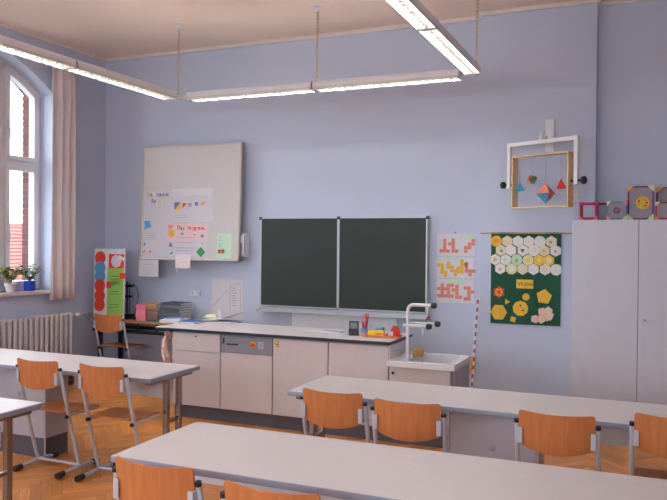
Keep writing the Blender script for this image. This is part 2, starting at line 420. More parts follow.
# ---- outside: ground and the neighbouring roof
struct('ground', MB().box((-90, -60, -6.2), (-7.2, 90, -6.0)), mat('ground_outside', (120, 122, 112), 0.9), 'ground outside the window')
hc = on_x(14, 224, -34)
nh = thing('neighbour_house', 'house with red tiled roof seen through the window', 'house', (hc.x - 3, hc.y, -6.0))
MB().box((-3, -7, 0), (2.0, 7, 5.6)).build('wall', mat('house_render', (196, 180, 160), 0.9), nh)
rz_top = hc.z + 6.0
eave = Vector((3.0 - 0.4 + 0.4, 0, rz_top - 3.2)); ridge = Vector((0, 0, rz_top))
MB().prism([(-3.2, -7.3, rz_top - 3.4), (0, -7.3, rz_top - 0.05), (3.2, -7.3, rz_top - 3.4)], (0, 14.6, 0)).build('roof', mat('roof_under', (120, 70, 60), 0.9), nh)
NR = 16
for i in range(NR):
    a = i / NR; b = (i + 1) / NR
    p0 = Vector((0 + 3.3 * a, -7.4, rz_top + 0.02 - 3.45 * a)); p1 = Vector((3.3 * b + .02, -7.4, rz_top + 0.02 - 3.45 * b))
    MB().prism([p0, p1, p1 + Vector((.03, 0, .08)), p0 + Vector((.01, 0, .03))], (0, 14.8, 0)).build('tile_course', BRICKC, nh)
MB().tube([(0, -7.45, rz_top), (0, 7.45, rz_top)], 0.12, 8).build('ridge_tile', BRICKC, nh)

# ================================================================== LUMINAIRES
M_TUBE = mat('fluorescent_tube', (255, 250, 240), 0.4, var=0.0, emit=LAMP, ecol=LAMPCOL)
M_HOUS = mat('lamp_housing_white', (234, 230, 236), 0.45, var=0.02)
M_HTOP = mat('lamp_top_brass', (190, 168, 140), 0.5, var=0.03)
M_LOUV = mat('louvre_satin', (92, 88, 80), 0.35, var=0.02)
def transmat(nm, tr, mixf):
    m = bpy.data.materials.new(nm); m.use_nodes = True; nt = m.node_tree; nt.nodes.remove(nt.nodes['Principled BSDF']); o = nt.nodes['Material Output']
    a = nt.nodes.new('ShaderNodeBsdfTranslucent'); a.inputs[0].default_value = (tr, tr * .96, tr * .92, 1); b = nt.nodes.new('ShaderNodeBsdfDiffuse'); b.inputs[0].default_value = (.85, .8, .75, 1)
    x = nt.nodes.new('ShaderNodeMixShader'); x.inputs[0].default_value = mixf; nt.links.new(a.outputs[0], x.inputs[1]); nt.links.new(b.outputs[0], x.inputs[2]); nt.links.new(x.outputs[0], o.inputs[0]); return m
M_TRANS = transmat('translucent_rail', .16, .8)
M_UP = transmat('uplight_diffuser', .8, .15)
LL, LZ, LX0, LX1, LY = 1.51, 3.285, -4.79, -1.48, 6.77
def chain_part(parent, x, y, z0, z1):
    mb = MB(); L_, r = 0.036, 0.0032; zz = z0; k = 0
    while zz < z1:
        pts = []
        for i in range(12):
            a = 2 * PI * i / 12; u = math.cos(a) * 0.010; v = math.sin(a) * 0.012 + (L_ / 2 - .006 if math.sin(a) > 0 else -(L_ / 2 - .006))
            pts.append((x + (u if k % 2 else 0), y + (0 if k % 2 else u), zz + v))
        mb.tube(pts + [pts[0]], r, 5, cap=False); zz += L_ * 0.86; k += 1
    mb.build('chain', M_HTOP, parent, 'all')
    MB().lathe([(0.05, 0), (0.048, -0.02), (0.03, -0.035), (0.012, -0.045)], (x, y, ZC - LZ), 16).build('ceiling_rose', M_WHITE, parent, True)
def luminaire(label, loc, rz, chain=None, corner=None):
    T = thing('hanging_lamp', label, 'lamp', loc, (0, 0, rz), 'suspended fluorescent lamps')
    h = LL / 2 - 0.004; W = 0.07
    # local x along the lamp, z = 0 bottom of louvre; top slot and its diffuser are added to brighten the ceiling
    for s_ in (-1, 1):
        pr = [(W, .026), (W, .062), (W - .016, .084), (.034, .084), (.034, .081), (W - .018, .081), (W - .003, .061), (W - .003, .026)]
        MB().prism([(-h, s_ * a, b) for a, b in pr], (2 * h, 0, 0)).build('housing_side', M_HOUS, T)
        MB().box((s_ * h, -W, .002), (s_ * (h - .006), W, .084)).build('end_cap', M_HOUS, T)
        MB().tube([(-h + .03, s_ * .03, .05), (h - .03, s_ * .03, .05)], .012, 8).build('fluorescent_tube', M_TUBE, T, True)
        MB().box((-h, s_ * (W - .003), 0), (h, s_ * W, .026)).build('louvre_rail', M_TRANS, T)
    MB().box((-h + .006, -.034, .0815), (h - .006, .034, .084)).build('top_diffuser', M_UP, T)
    mb = MB(); n = 20
    for i in range(n):
        x = -h + .02 + (2 * h - .04) * i / (n - 1)
        mb.box((x - .002, -W + .004, .003), (x + .002, W - .004, .030))
    mb.box((-h + .006, -.0015, .003), (h - .006, .0015, .030))
    lv = mb.build('louvre', M_LOUV, T); lv['kind'] = 'stuff'
    if chain is not None: chain_part(T, chain, 0, .085, ZC - LZ - 0.03)
    if corner:
        x = corner * (LL / 2 + .13)
        MB().box((x - .03, -.03, .02), (x + .03, .03, .075), .008).build('corner_joint', M_HOUS, T)
        MB().tube([(x - corner * .135, 0, .042), (x - corner * .028, 0, .042)], .018, 8).build('joint_sleeve', M_HOUS, T, True)
        sd = -1 if loc[0] < -3 else 1
        MB().tube([(x, sd * .028, .042), (x, sd * .144, .042)], .018, 8).build('joint_sleeve', M_HOUS, T, True)
        chain_part(T, x, 0, .075, ZC - LZ - 0.03)
    return T
y1 = LY - .13 - LL / 2
luminaire('long white lamp nearest the corner above the curtain, over the left tables', (LX0, y1, LZ), PI / 2, None, 1)
luminaire('long white lamp reaching the left edge of the picture', (LX0, y1 - LL, LZ), PI / 2, -LL / 2 + .02)
luminaire('white lamp with louvre along the front wall, left half, above the whiteboard side', ((LX0 + LX1) / 2 - LL / 2, LY, LZ), 0, None)
luminaire('white lamp with louvre along the front wall, right half, above the chalkboard', ((LX0 + LX1) / 2 + LL / 2, LY, LZ), 0, -LL / 2 + .03)
luminaire('glowing lamp seen from below, its end at the right-hand corner chain', (LX1, y1, LZ), PI / 2, None, 1)
luminaire('glowing lamp seen from below, cut by the top edge of the picture', (LX1, y1 - LL, LZ), PI / 2, -LL / 2 + .02)
for k, yy in enumerate((2.3, 0.6, -1.1)):  # unseen lamps added behind the view to raise the room's brightness
    for X, sd in ((LX0, 'left'), (LX1, 'right')):
        luminaire('suspended white lamp out of view in the %s run, %s behind the visible ones' % (sd, ['first', 'second', 'third'][k]), (X, yy, LZ), PI / 2, 0.0)

# ================================================================== LARGE FURNITURE
# ---- pupils' tables
def student_table(label, x0, x1, y0, y1, legs, zt=0.75):
    T = thing('school_table', label, 'table', ((x0 + x1) / 2, (y0 + y1) / 2, 0), group='long pupils tables')
    hx, hy = (x1 - x0) / 2, (y1 - y0) / 2
    MB().box((-hx, -hy, zt - .033), (hx, hy, zt - .002), .004, 2).build('edge_band', M_EDGE, T, True)
    MB().box((-hx + .004, -hy + .004, zt - .006), (hx - .004, hy - .004, zt), .0015, 1).build('tabletop', M_TABLE, T)
    for sx in (-1, 1):
        X = sx * (hx - .06)
        MB().box((X - .02, -hy + .05, zt - .062), (X + .02, hy - .05, zt - .028), .004).build('top_beam', M_CHROME, T)
        for yy in (-.045, .115):
            MB().box((X - .02, yy - .02, .04), (X + .02, yy + .02, zt - .062), .005).build('leg', M_CHROME, T)
        MB().box((X - .012, -.025, .36), (X + .012, .095, .385)).build('leg_link', M_CHROME, T)
        MB().box((X - .022, -hy + .04, 0), (X + .022, hy - .04, .04), .008).build('foot', M_CHROME, T)
    # modesty panels either side of the console
    for a, b in ((-hx + .10, -.30), (.30, hx - .10)):
        MB().box((a, .085, .52), (b, .10, zt - .028)).build('modesty_panel', M_PANELW, T)
    # energy console under the middle of the table
    return T
def console(label, xc, yc, zt=0.716):
    T = thing('supply_console', label, 'console', (xc, yc, 0), group='consoles under the tables')
    MB().box((-.275, -.19, .16), (.275, .06, zt), .004).build('cabinet_body', M_BOX, T)
    MB().box((-.272, -.186, 0), (.272, .056, .16)).build('plinth', M_PLINTH, T)
    MB().box((-.262, -.194, .175), (.262, -.19, zt - .02), .002).build('front_panel', M_BOX, T)
    MB().lathe([(.02, 0), (.02, .004), (.012, .006)], (.0, -.194, .5), 14, 'Y').build('socket', M_CABS, T, True)
    for s_ in (-1, 1): MB().box((s_ * .272 - .006, -.197, .0), (s_ * .272 + .006, -.187, zt), .002).build('corner_strip', M_ALU, T)
TL, TR = 2.76, 2.76
student_table('long beige table by the radiator with two chairs tucked under it', -3.285 - TL, -3.285, 4.32, 4.96, 1)
student_table('table corner at the left edge of the picture, in front of two chairs', -3.40 - TL, -3.40, 2.76, 3.42, 1)
student_table('long beige table in the middle with four wooden chairs before it', -2.21, -2.21 + TR, 4.38, 5.02, 1)
student_table('nearest long beige table across the bottom of the picture', -2.285, -2.285 + TR, 2.71, 3.42, 1)
console('grey console with dark plinth under the table by the radiator', -4.675, 4.64)
console('grey console with dark plinth under the middle table', -.86, 4.675)

# ---- chairs
def make_chair():
    T = thing('school_chair', 'chair', 'chair')
    HWc, top = .205, .86
    def back(u, v):
        x = math.sin(PI / 2 * (2 * u - 1)); q = max(0, (abs(x) - .9) / .1); cq = 1 - math.sqrt(max(0, 1 - q * q))
        zt = .856 + .008 * x * x - .02 * cq
        zb = .640 + .038 * x * x + .022 * cq
        z = zb + (zt - zb) * v
        return Vector((x * .195, -.042 * (1 - x * x) - .012 + (.5 - v) * .02, z))
    MB().grid(back, 30, 8, (0, .010, 0)).build('backrest', M_PLY, T, True)
    def seat(u, v):
        x = (u - .5) * 2; y = .055 + .40 * v
        drop = .035 * max(0, v - .75) ** 2 / .0625 * 0.8
        z = .455 - drop - .012 * (1 - x * x) * math.sin(PI * min(1, v * 1.2)) + .01 * max(0, .15 - v) / .15
        w_ = .2 - .02 * max(0, v - .85) / .15 - .03 * max(0, .12 - v) / .12
        return Vector((x * w_, y, z))
    MB().grid(seat, 14, 14, (0, 0, .010)).build('seat', M_PLYS, T, True)
    for s_ in (-1, 1):
        X = s_ * .207
        pts = [(X, -.002, .795), (X, .035, .64), (X, .085, .45), (X, .14, .25), (X, .185, .09), (X, .2, .055), (X, .225, .033)]
        lg = MB().tube(pts, .0135, 10).build('leg', M_FRAME, T, True)
        MB().tube([(X, -.003, .790), (X, -.0065, .807)], .0145, 10).build('cap', M_BLACK, lg, True)
        rn = MB().tube([(X, -.02, .022), (X, .06, .027), (X, .2, .034), (X, .3, .032), (X, .385, .020)], .0145, 10).build('runner', M_FRAME, T, True)
        for (ya, yb, za, zb) in ((-.035, .035, .0235, .026), (.345, .4, .027, .0235)):
            MB().tube([(X, ya, za), (X, yb, zb)], .0215, 10).build('foot_cap', M_BLACK, rn, True)
        MB().tube([(X * .93, .09, .436), (X * .93, .40, .436)], .012, 8).build('seat_support', M_FRAME, T, True)
        MB().tube([(X * .97, .066, .434), (X * .97, .10, .434)], .016, 8).build('bumper', M_BLACK, T, True)
        MB().box((X - s_ * .034, -.029, .685), (X - s_ * .012, -.021, .77), .002).box((X - s_ * .016, -.029, .685), (X - s_ * .008, .02, .77), .002).build('back_bracket', M_FRAME, T)
    MB().tube([(-.207, .2, .045), (.207, .2, .045)], .011, 8).build('cross_bar', M_FRAME, T, True)
    MB().tube([(-.2, .36, .432), (.2, .36, .432)], .010, 8).build('seat_bar', M_FRAME, T, True)
    return T
chair = make_chair(); G = 'wooden school chairs'
spots = [((-4.15, 4.13), 0.0, 'wooden chair beside the console at the radiator table, farther left of the pair'),
         ((-3.56, 4.14), 0.0, 'wooden chair at the radiator table, the one nearer the aisle'),
         ((-1.725, 4.03), -.02, 'wooden chair at the left end of the middle table'),
         ((-1.233, 3.95), .0, 'second wooden chair from the left at the middle table'),
         ((-.432, 4.01), .0, 'wooden chair standing alone in front of the console at the middle table'),
         ((.14, 4.20), .0, 'wooden chair cut by the right edge of the picture'),
         ((-1.815, 2.43), -.03, 'closest wooden chair at the corner of the nearest table'),
         ((-1.245, 2.36), .0, 'wooden chair of which only the top shows at the bottom edge'),
         ((-5.95, 7.02), 0.06, 'wooden chair by the back wall in front of the tall colourful board')]
for i, (p, rz, lab) in enumerate(spots): place(chair, i > 0, (p[0], p[1] + .0, 0), rz, lab, G)

# ---- teacher's demonstration desk: units, worktop, sink
DY0, DY1, DZ = 6.0, 6.67, .89
dx = [on_y(p, 380, 6.035).x for p in (171.8, 220.2, 272.4, 328, 388.4)]
FY = 6.035
def unit(label, a, b, kind):
    T = thing('desk_cabinet', label, 'cabinet', ((a + b) / 2, FY, 0), group='cabinets under the demonstration desk')
    h = (b - a) / 2 - .002
    MB().box((-h, .02, .13), (h, DY1 - FY - .02, DZ - .032)).build('body', M_CABS, T)
    MB().box((-h, .05, 0), (h, DY1 - FY - .06, .13)).build('plinth', M_PLINTH, T)
    h -= .003; zt = DZ - .045
    if kind == 'drawer':
        MB().box((-h, 0, .135), (h, .02, .665), .002, 1).build('door', M_CABF, T)
        d = MB().box((-h, 0, .672), (h, .02, zt), .002, 1).build('drawer', M_CABF, T)
        MB().lathe([(.008, 0), (.008, .006), (.005, .008)], (0, 0, zt - .03), 12, 'Y').build('lock', M_BLACKM, d, True)
    elif kind == 'panel':
        MB().box((-h, 0, .135), (h, .02, .655), .002, 1).build('door', M_CABF, T)
        MB().box((-h, -.004, .655), (h, .02, .68), .002, 1).build('grip_rail', M_CABF, T)
        p = MB().box((-h, .0, .684), (h, .02, zt), .002, 1).build('control_panel', mat('panel_grey', (138, 136, 146), .4), T); tag(p, 'grey control panel')
        MB().box((-h + .02, -.004, .765), (-h + .04, 0, .82)).build('switch', M_BLACK, p)
        MB().box((-h + .07, -.003, .757), (-h + .19, 0, .772)).build('slot', M_BLACK, p)
        e = MB().lathe([(.032, 0), (.032, .006)], (h - .2, 0, .775), 18, 'Y').build('stop_plate', YEL, p, True)
        MB().lathe([(.014, .006), (.02, .02), (.02, .03), (.012, .034)], (h - .2, 0, .775), 16, 'Y').build('stop_button', RED, p, True)
        MB().box((h - .15, -.003, .742), (h - .09, 0, .806), .002).build('key_plate', M_ALU, p)
        MB().lathe([(.016, .003), (.016, .01), (.01, .012)], (h - .12, 0, .774), 14, 'Y').build('key_switch', M_CABS, p, True)
    else:
        d = MB().box((-h, 0, .135), (h, .02, zt), .002, 1).build('door', M_CABF, T)
        if kind == 'sticker':
            for k in range(6):
                a_ = k * PI / 3
                decal('sticker_petal', poly(-h + .045 + .016 * math.cos(a_), zt - .05 + .024 * math.sin(a_), .011, 8), 0, ORANGE if k % 2 else YEL, T)
            decal('sticker_eye', poly(-h + .045, zt - .05, .008, 8), -.0012, DARK, T)
    return T
unit('leftmost cabinet under the desk with a lockable drawer above its door', dx[0], dx[1], 'drawer')
unit('desk cabinet with grey control panel and red stop button', dx[1], dx[2], 'panel')
unit('plain desk cabinet with a small flower sticker in its corner', dx[2], dx[3], 'sticker')
unit('plain desk cabinet right next to the sink unit', dx[3], dx[4], 'plain')
wt = thing('desk_worktop', 'long beige worktop with black edge on the demonstration desk', 'worktop', ((-4.51 - 2.04) / 2, (DY0 + DY1) / 2, DZ - .03))
hx = (4.51 - 2.04) / 2; hy = (DY1 - DY0) / 2
MB().box((-hx, -hy, 0), (hx, hy, .027), .004, 1).build('edge_band', M_BLACK, wt)
MB().box((-hx + .003, -hy + .003, .02), (hx - .003, hy - .003, .03), .0015, 1).build('top_plate', M_TABLE, wt)
# sink unit
SX0, SX1, SY0, SY1, SZ = dx[4] + .004, -1.465, 5.98, 6.58, .73
T = thing('sink_cabinet', 'low sink unit with white basin at the right of the demonstration desk', 'sink', ((SX0 + SX1) / 2, FY, 0))
h = (SX1 - SX0) / 2
MB().box((-h, .02, .13), (h - .012, SY1 - FY - .01, SZ - .22)).box((-h, .02, SZ - .22), (h - .012, .035, SZ - .05)).box((-h, SY1 - FY - .025, SZ - .22), (h - .012, SY1 - FY - .01, SZ - .05)).box((h - .027, .035, SZ - .22), (h - .012, SY1 - FY - .025, SZ - .05)).box((-h, .035, SZ - .22), (-h + .015, SY1 - FY - .025, SZ - .05)).build('body', M_CABS, T)
MB().box((-h, .05, 0), (h - .02, SY1 - FY - .03, .13)).build('plinth', M_PLINTH, T)
dr = MB().box((-h + .003, 0, .135), (h - .05, .02, SZ - .055), .002, 1).build('door', M_CABF, T)
MB().lathe([(.008, 0), (.008, .008), (.013, .014), (.013, .02), (.006, .024)], (-h + .04, 0, .62), 12, 'Y').build('knob', M_BLACKM, dr, True)
MB().box((h - .046, -.002, .13), (h - .034, .022, SZ - .05), .002).build('corner_post', M_CHROME, T)
mb = MB(); ya, yb = SY0 - FY, SY1 - FY
bx0, bx1, by0, by1 = -h + .15, h - .06, ya + .07, yb - .09
mb.box((-h, ya, SZ - .05), (h, by0, SZ), .003); mb.box((-h, by1, SZ - .05), (h, yb, SZ), .003); mb.box((-h, by0, SZ - .05), (bx0, by1, SZ - .0005)); mb.box((bx1, by0, SZ - .05), (h, by1, SZ - .0005))
mb.build('rim', M_SINK, T)
e = .004
mb = MB().box((bx0, by0, SZ - .17), (bx1, by1, SZ - .16))
for lo, hi in (((bx0 + e, by0 + e, SZ - .16), (bx0 + 2 * e, by1 - e, SZ - .004)), ((bx1 - 2 * e, by0 + e, SZ - .16), (bx1 - e, by1 - e, SZ - .004)), ((bx0 + 2 * e, by0 + e, SZ - .16), (bx1 - 2 * e, by0 + 2 * e, SZ - .004)), ((bx0 + 2 * e, by1 - 2 * e, SZ - .16), (bx1 - 2 * e, by1 - e, SZ - .004))): mb.box(lo, hi)
mb.build('basin', M_SINK, T)
MB().box((-h - .002, ya + .05, SZ), (-h + .012, yb, DZ - .034), .002).build('splash_panel', M_CABF, T)
# tap column
tp = on_z(407.5, 358, SZ)
T = thing('laboratory_tap', 'white swan-neck laboratory tap with dark valve knobs on the sink', 'tap', (tp.x, tp.y, SZ))
zt = on_y(407.5, 304.5, tp.y).z - SZ
ex = on_y(431, 303, tp.y).x - tp.x
MB().lathe([(.03, 0), (.03, .012), (.016, .03)], (0, 0, 0), 16).build('base', M_WHITE, T, True)
pts = [(0, 0, .02), (0, 0, zt - .05)] + [(.05 - .05 * math.cos(a), 0, zt - .05 + .05 * math.sin(a)) for a in (PI / 8, PI / 4, 3 * PI / 8, PI / 2)] + [(ex, 0, zt)]
MB().tube(pts, .015, 12).build('pipe', M_WHITE, T, True)
M_VALVE = mat('valve_dark_green', (34, 52, 46), .4)
def valve(x, y, z_, L_=.05):
    MB().lathe([(.012, 0), (.026, .008), (.026, L_ - .012), (.018, L_)], (x, y, z_), 14, 'X').build('valve_knob', M_VALVE, T, True)
    MB().tube([(x - .025, y, z_), (x - .03, y, z_ - .075)], .008, 8, radii=[.011, .007]).build('nozzle', M_WHITE, T, True)
valve(ex, 0, zt)
zl = on_y(407.5, 325.5, tp.y).z - SZ
MB().tube([(-.04, 0, zl), (on_y(428, 325, tp.y).x - tp.x, 0, zl)], .016, 12).build('outlet_arm', M_WHITE, T, True)
valve(on_y(426, 325, tp.y).x - tp.x, 0, zl)
MB().tube([(0, 0, zl + .012), (.02, .12, zl + .012), (.21, .12, zl + .012)], .012, 10).build('outlet_arm', M_WHITE, T, True)
valve(.21, .12, zl + .012)
sp = on_z(415, 357, SZ)
mb = MB().box((-.05, -.025, 0), (.05, .025, .075), .02, 3)
o = mb.build('bath_sponge', mat('sponge_ochre', (196, 146, 72), .95, var=.2, scale=60, bump=.6, bscale=120), None, True); o.location = (sp.x + .02, sp.y + .03, SZ); o.rotation_euler = (0, 0, .3)
tag(o, 'ochre sponge on the sink rim behind the tap', 'sponge')

# ---- tall cabinet
CY = 7.1; ca = on_y(571.5, 300, CY).x; cm = on_y(638, 300, CY).x; cz = on_y(605, 219.5, CY).z; cb = cm + (cm - ca)
T = thing('tall_cabinet', 'tall grey two-door cabinet at the right against the wall', 'cabinet', ((ca + cb) / 2, CY, 0))
h = (cb - ca) / 2
MB().box((-h, .022, .06), (h, PIER - CY - .004, cz)).build('body', M_CABS, T)
MB().box((-h + .01, .04, 0), (h - .01, PIER - CY - .02, .06)).build('plinth', M_PLINTH, T)
for s_ in (-1, 1):
    d = MB().box((s_ * h, 0, .065), (s_ * .0022, .020, cz - .004), .002, 1).build('door', M_CABG, T)
    if s_ == 1:
        kp = on_y(643.5, 320, CY)
        MB().lathe([(.008, 0), (.007, .012), (.014, .018), (.014, .026), (.008, .03)], (kp.x - (ca + cb) / 2, 0, kp.z), 14, 'Y').build('knob', M_ALU, d, True)
        MB().box((-.0018, .004, .065), (.0018, .022, cz - .004)).build('door_gap_strip', M_BLACK, T)

# ---- radiator on the left wall
rt = on_x(72, 312, -6.48); ry1 = rt.y; NS = 22; ps = .078
T = thing('radiator', 'cream ribbed radiator below the window', 'radiator', (-6.5, ry1 - NS * ps / 2, 0))
zt, zb = rt.z, .17
mb = MB()
mb.tube([(-.035, 0, zb + .03), (-.035, 0, zt - .03)], .016, 8).tube([(.035, 0, zb + .03), (.035, 0, zt - .03)], .016, 8)
mb.box((-.055, -.03, zt - .055), (.055, .03, zt), .02, 2).box((-.055, -.03, zb), (.055, .03, zb + .055), .02, 2)
mb.box((.028, -.024, zb + .03), (.05, .024, zt - .03), .008)
s0 = mb.build('section', M_RAD, T, True)
for i in range(NS):
    o = s0 if i == 0 else s0.copy()
    if i: C.objects.link(o); o.parent = T
    o.location = (0, -NS * ps / 2 + (i + .5) * ps, 0)
MB().tube([(0, -NS * ps / 2, zt - .03), (0, NS * ps / 2, zt - .03)], .022, 8).tube([(0, -NS * ps / 2, zb + .03), (0, NS * ps / 2, zb + .03)], .022, 8).build('header_pipe', M_RAD, T, True)
e = NS * ps / 2
MB().tube([(0, e, zt - .035), (0, e + .11, zt - .035)], .011, 8).tube([(0, e + .09, zt - .035), (-.02, e + .3, zt - .035), (-.05, YF - (ry1 - e) - .03, zt - .035)], .010, 8).build('pipe', M_RAD, T, True)
MB().lathe([(.018, .0), (.024, .01), (.024, .055), (.018, .065)], (.01, e + .07, zt - .035), 14, 'X').build('valve_knob', M_WHITE, T, True)
for s_ in (-1, 1): MB().box((-.085, s_ * .5 - .012, 0), (-.02, s_ * .5 + .012, zb + .03)).build('foot', M_RAD, T)

# ---- curtain
cy0, cy1 = on_x(50, 200, -6.5).y, on_x(75, 200, -6.5).y; cz0 = on_x(62, 299, -6.5).z
ct = thing('curtain', 'pale pleated curtain gathered beside the window', 'curtain', (-6.5, (cy0 + cy1) / 2, cz0))
hh = (cy1 - cy0) / 2; H = 3.84 - cz0
def cf(u, v):
    sq = 1 - .10 * v * v
    y = (u - .5) * 2 * hh * sq; x = .022 * math.sin(u * 2 * PI * 3 + .6 * math.sin(v * 3)) + .008 * math.sin(u * 31 + v * 2)
    return Vector((x, y, v * H))
MB().grid(cf, 72, 16, (.003, 0, 0)).build('cloth', M_CURT, ct, 'all')
MB().tube([(0, -hh - .05, H + .02), (0, hh + .05, H + .02)], .012, 8).build('rail', M_WHITE, ct, True)
for s_ in (-1, 1): MB().box((-.1, s_ * hh - .01, H + .01), (.0, s_ * hh + .01, H + .03)).build('rail_bracket', M_WHITE, ct)

# ================================================================== BOARDS
# ---- chalkboard
BY = 7.62
bl, br = on_y(261, 262, BY).x, on_y(427, 262, BY).x; bz1, bz0 = on_y(300, 217.5, BY).z, on_y(261, 305.5, BY).z; bm_ = on_y(338.5, 262, BY).x
T = thing('chalkboard', 'green two-panel chalkboard on the front wall above the desk', 'chalkboard', ((bl + br) / 2, BY, bz0))
ox, H = (bl + br) / 2, bz1 - bz0
M_CHALK = M_BOARD
for k, (a, b, yy) in enumerate(((bl, bm_, -.012), (bm_, br, 0))):
    a -= ox; b -= ox
    p = MB().box((a + .008, yy, .008), (b - .008, yy + .02, H - .008)).build('board_panel', M_BOARD, T)
    for nm, lo, hi in (('frame_bar', (a, yy - .006, 0), (a + .012, yy + .024, H)), ('frame_bar', (b - .012, yy - .006, 0), (b, yy + .024, H)), ('frame_bar', (a, yy - .006, H - .012), (b, yy + .024, H)), ('frame_bar', (a, yy - .006, 0), (b, yy + .024, .012))):
        MB().box(lo, hi).build(nm, M_ALU, p)
    for X in (a, b):
        MB().box((X - .016, yy - .009, H - .025), (X + .016, yy + .026, H + .008), .003).build('corner_cap', M_BLACK, p)
MB().box((bl - ox - .02, .02, -.05), (br - ox + .01, .07, -.01)).build('guide_rail', M_ALU, T)
MB().box((bl - ox - .02, -.05, -.062), (br - ox + .01, .03, -.05)).box((bl - ox - .02, -.055, -.062), (br - ox + .01, -.048, -.035)).build('chalk_tray', M_ALU, T)
for X in (bl - ox - .025, br - ox + .005): MB().box((X, -.055, -.065), (X + .02, .03, -.035), .004).build('end_cap', RED, T)
for X in (-.6, .6): MB().box((X - .03, .024, .1), (X + .03, YF - BY, .9)).build('wall_bracket', M_ALU, T)
o = MB().box((0, -.012, 0), (on_y(397, 320, 7.69).x - on_y(292, 320, 7.69).x, 0, .30), .003).build('white_panel', M_PANELW)
o.location = (on_y(292, 320, 7.69).x, YF - .001, on_y(340, 338, 7.69).z - .02); tag(o, 'plain white panel on the wall below the chalkboard', 'panel')

# ---- swinging whiteboard with papers
wtl, wtr, wbl = on_y(143.5, 147, 7.56), on_y(242, 140, 7.56), on_y(139.5, 259.5, 7.50)
WW, WH = wtr.x - wtl.x, wtl.z - wbl.z + .0
wloc = Vector(((wtl.x + wtr.x) / 2, 7.50, wbl.z)); wrot = (-math.atan2(.06, WH), 0, 0)
def wpx(px, py):
    """photo pixel -> whiteboard local x, z"""
    q = Matrix.Rotation(-wrot[0], 3, 'X'); o_ = q @ (CAM - wloc); d = q @ ray(px, py); p = o_ + d * (-o_.y / d.y); return (p.x, p.z)
T = thing('whiteboard', 'large square whiteboard with tan frame on a wall arm', 'whiteboard', wloc, wrot)
MB().box((-WW / 2 + .01, 0, .01), (WW / 2 - .01, .03, WH - .01)).build('panel', M_WB, T)
for a, b in (((-WW / 2, -.006, 0), (-WW / 2 + .02, .036, WH)), ((WW / 2 - .02, -.006, 0), (WW / 2, .036, WH)), ((-WW / 2, -.006, 0), (WW / 2, .036, .02)), ((-WW / 2, -.006, WH - .02), (WW / 2, .036, WH))):
    MB().box(a, b, .004).build('frame_bar', M_WBF, T)
MB().box((WW / 2 - .15, .036, .22), (WW / 2 + .03, .07, .30), .004).build('arm', M_WHITE, T)
MB().box((WW / 2 - .01, .07, .06), (WW / 2 + .045, .16, .34), .006).build('wall_bracket', M_WHITE, T)
MB().tube([(WW / 2 + .03, .052, .08), (WW / 2 + .03, .052, .32)], .018, 10).build('hinge_pin', M_ALU, T, True)
MB().box((-.5, .03, WH * .5), (.5, .12, WH * .5 + .06)).build('wall_arm', M_WHITE, T)
def wsheet(name, label, p0, p1, m, cat='poster', lift=0.0, grp='papers on the whiteboard'):
    x0, z1 = wpx(*p0); x1, z0 = wpx(*p1)
    t_ = thing(name, label, cat, wloc + Matrix.Rotation(wrot[0], 3, 'X') @ Vector((0, -.0005 - lift, 0)), wrot, grp)
    decal('sheet', rect(x0, z0, x1, z1), 0, m, t_, .001)
    return t_
def W(*pts): return [wpx(*p) for p in pts]
def lines(t_, x0, x1, y, step, n, cols, jitter=1.5):
    for k in range(n):
        a = wpx(x0, y + k * step); b = wpx(x1 - random.uniform(0, jitter), y + k * step)
        decal('writing', rect(a[0], a[1] - .004, b[0], a[1]), -.001, cols[k % len(cols)], t_)
M_POST = mat('poster_paper', (206, 200, 207), 0.8, var=0.02, scale=20)
t_ = wsheet('poster', 'white poster with small coloured letters and a blue kite shape', (144.5, 192), (170, 257), M_POST)
for s_, x, yy, cols, sz in (('TANGRAM', 147, 196.5, (ORANGE, RED, PALEY, LBLUE, BLUE, RED, LBLUE), .058), ('Spiel', 151.5, 202.5, (BLUE, MAGENTA, YEL, LGREEN, PALEY), .058)):
    for k, chh in enumerate(s_):
        p = wpx(x + k * (3.1 if s_ == 'TANGRAM' else 2.5), yy); text('letter', chh, sz, p[0], -.001, p[1], cols[k], t_, random.uniform(-.15, .15), 0, .03)
decal('blue_shape', W((145, 226), (151.5, 227.5), (150, 221), (144.5, 220.8)), -.001, LBLUE, t_); decal('blue_shape', W((144, 229.5), (149.5, 228), (150.5, 222), (146, 221)), -.002, CYAN, t_)
lines(t_, 146, 158, 233, 2.2, 3, (GREYP,), 4)
for (x, y, m) in ((144.5, 244, LBLUE), (144, 251, GOLD), (150, 251, PINK)): decal('small_shape', W((x - 1.4, y + 2), (x + 1.6, y + 1.2), (x + .5, y - 2)), -.001, m, t_)
t_ = wsheet('poster', 'white poster strip with a row of tangram pieces', (171.5, 189), (213, 222), M_POST)
decal('heading', W((172, 195.5), (212, 195), (212, 188.5), (172, 189)), -.001, flat('pale_grey', (214, 210, 218)), t_); lines(t_, 181, 194, 195.3, 2, 1, (PALEY,))
decal('violet_triangle', W((174.5, 210), (174.5, 202.5), (181, 202)), -.001, VIOLET, t_); decal('yellow_triangle', W((174.5, 210), (181, 209.5), (181, 202)), -.001, GOLD, t_)
decal('orange_triangle', W((182.5, 208.5), (182.5, 203.5), (187, 203)), -.001, RED, t_)
decal('grey_square', W((188.3, 207), (191.8, 206.8), (191.8, 203.2), (188.3, 203.4)), -.001, GREYP, t_); decal('yellow_square', W((190, 207), (191.8, 206.8), (191.8, 204)), -.002, YEL, t_)
decal('violet_square', W((195, 205.7), (198, 205.5), (198, 202), (195, 202.2)), -.001, VIOLET, t_)
decal('orange_parallelogram', W((200, 204.8), (203.5, 204.6), (206.5, 201.5), (202.5, 201.8)), -.001, ORANGE, t_)
lines(t_, 176, 190, 215, 2.5, 2, (GREYP,), 4)
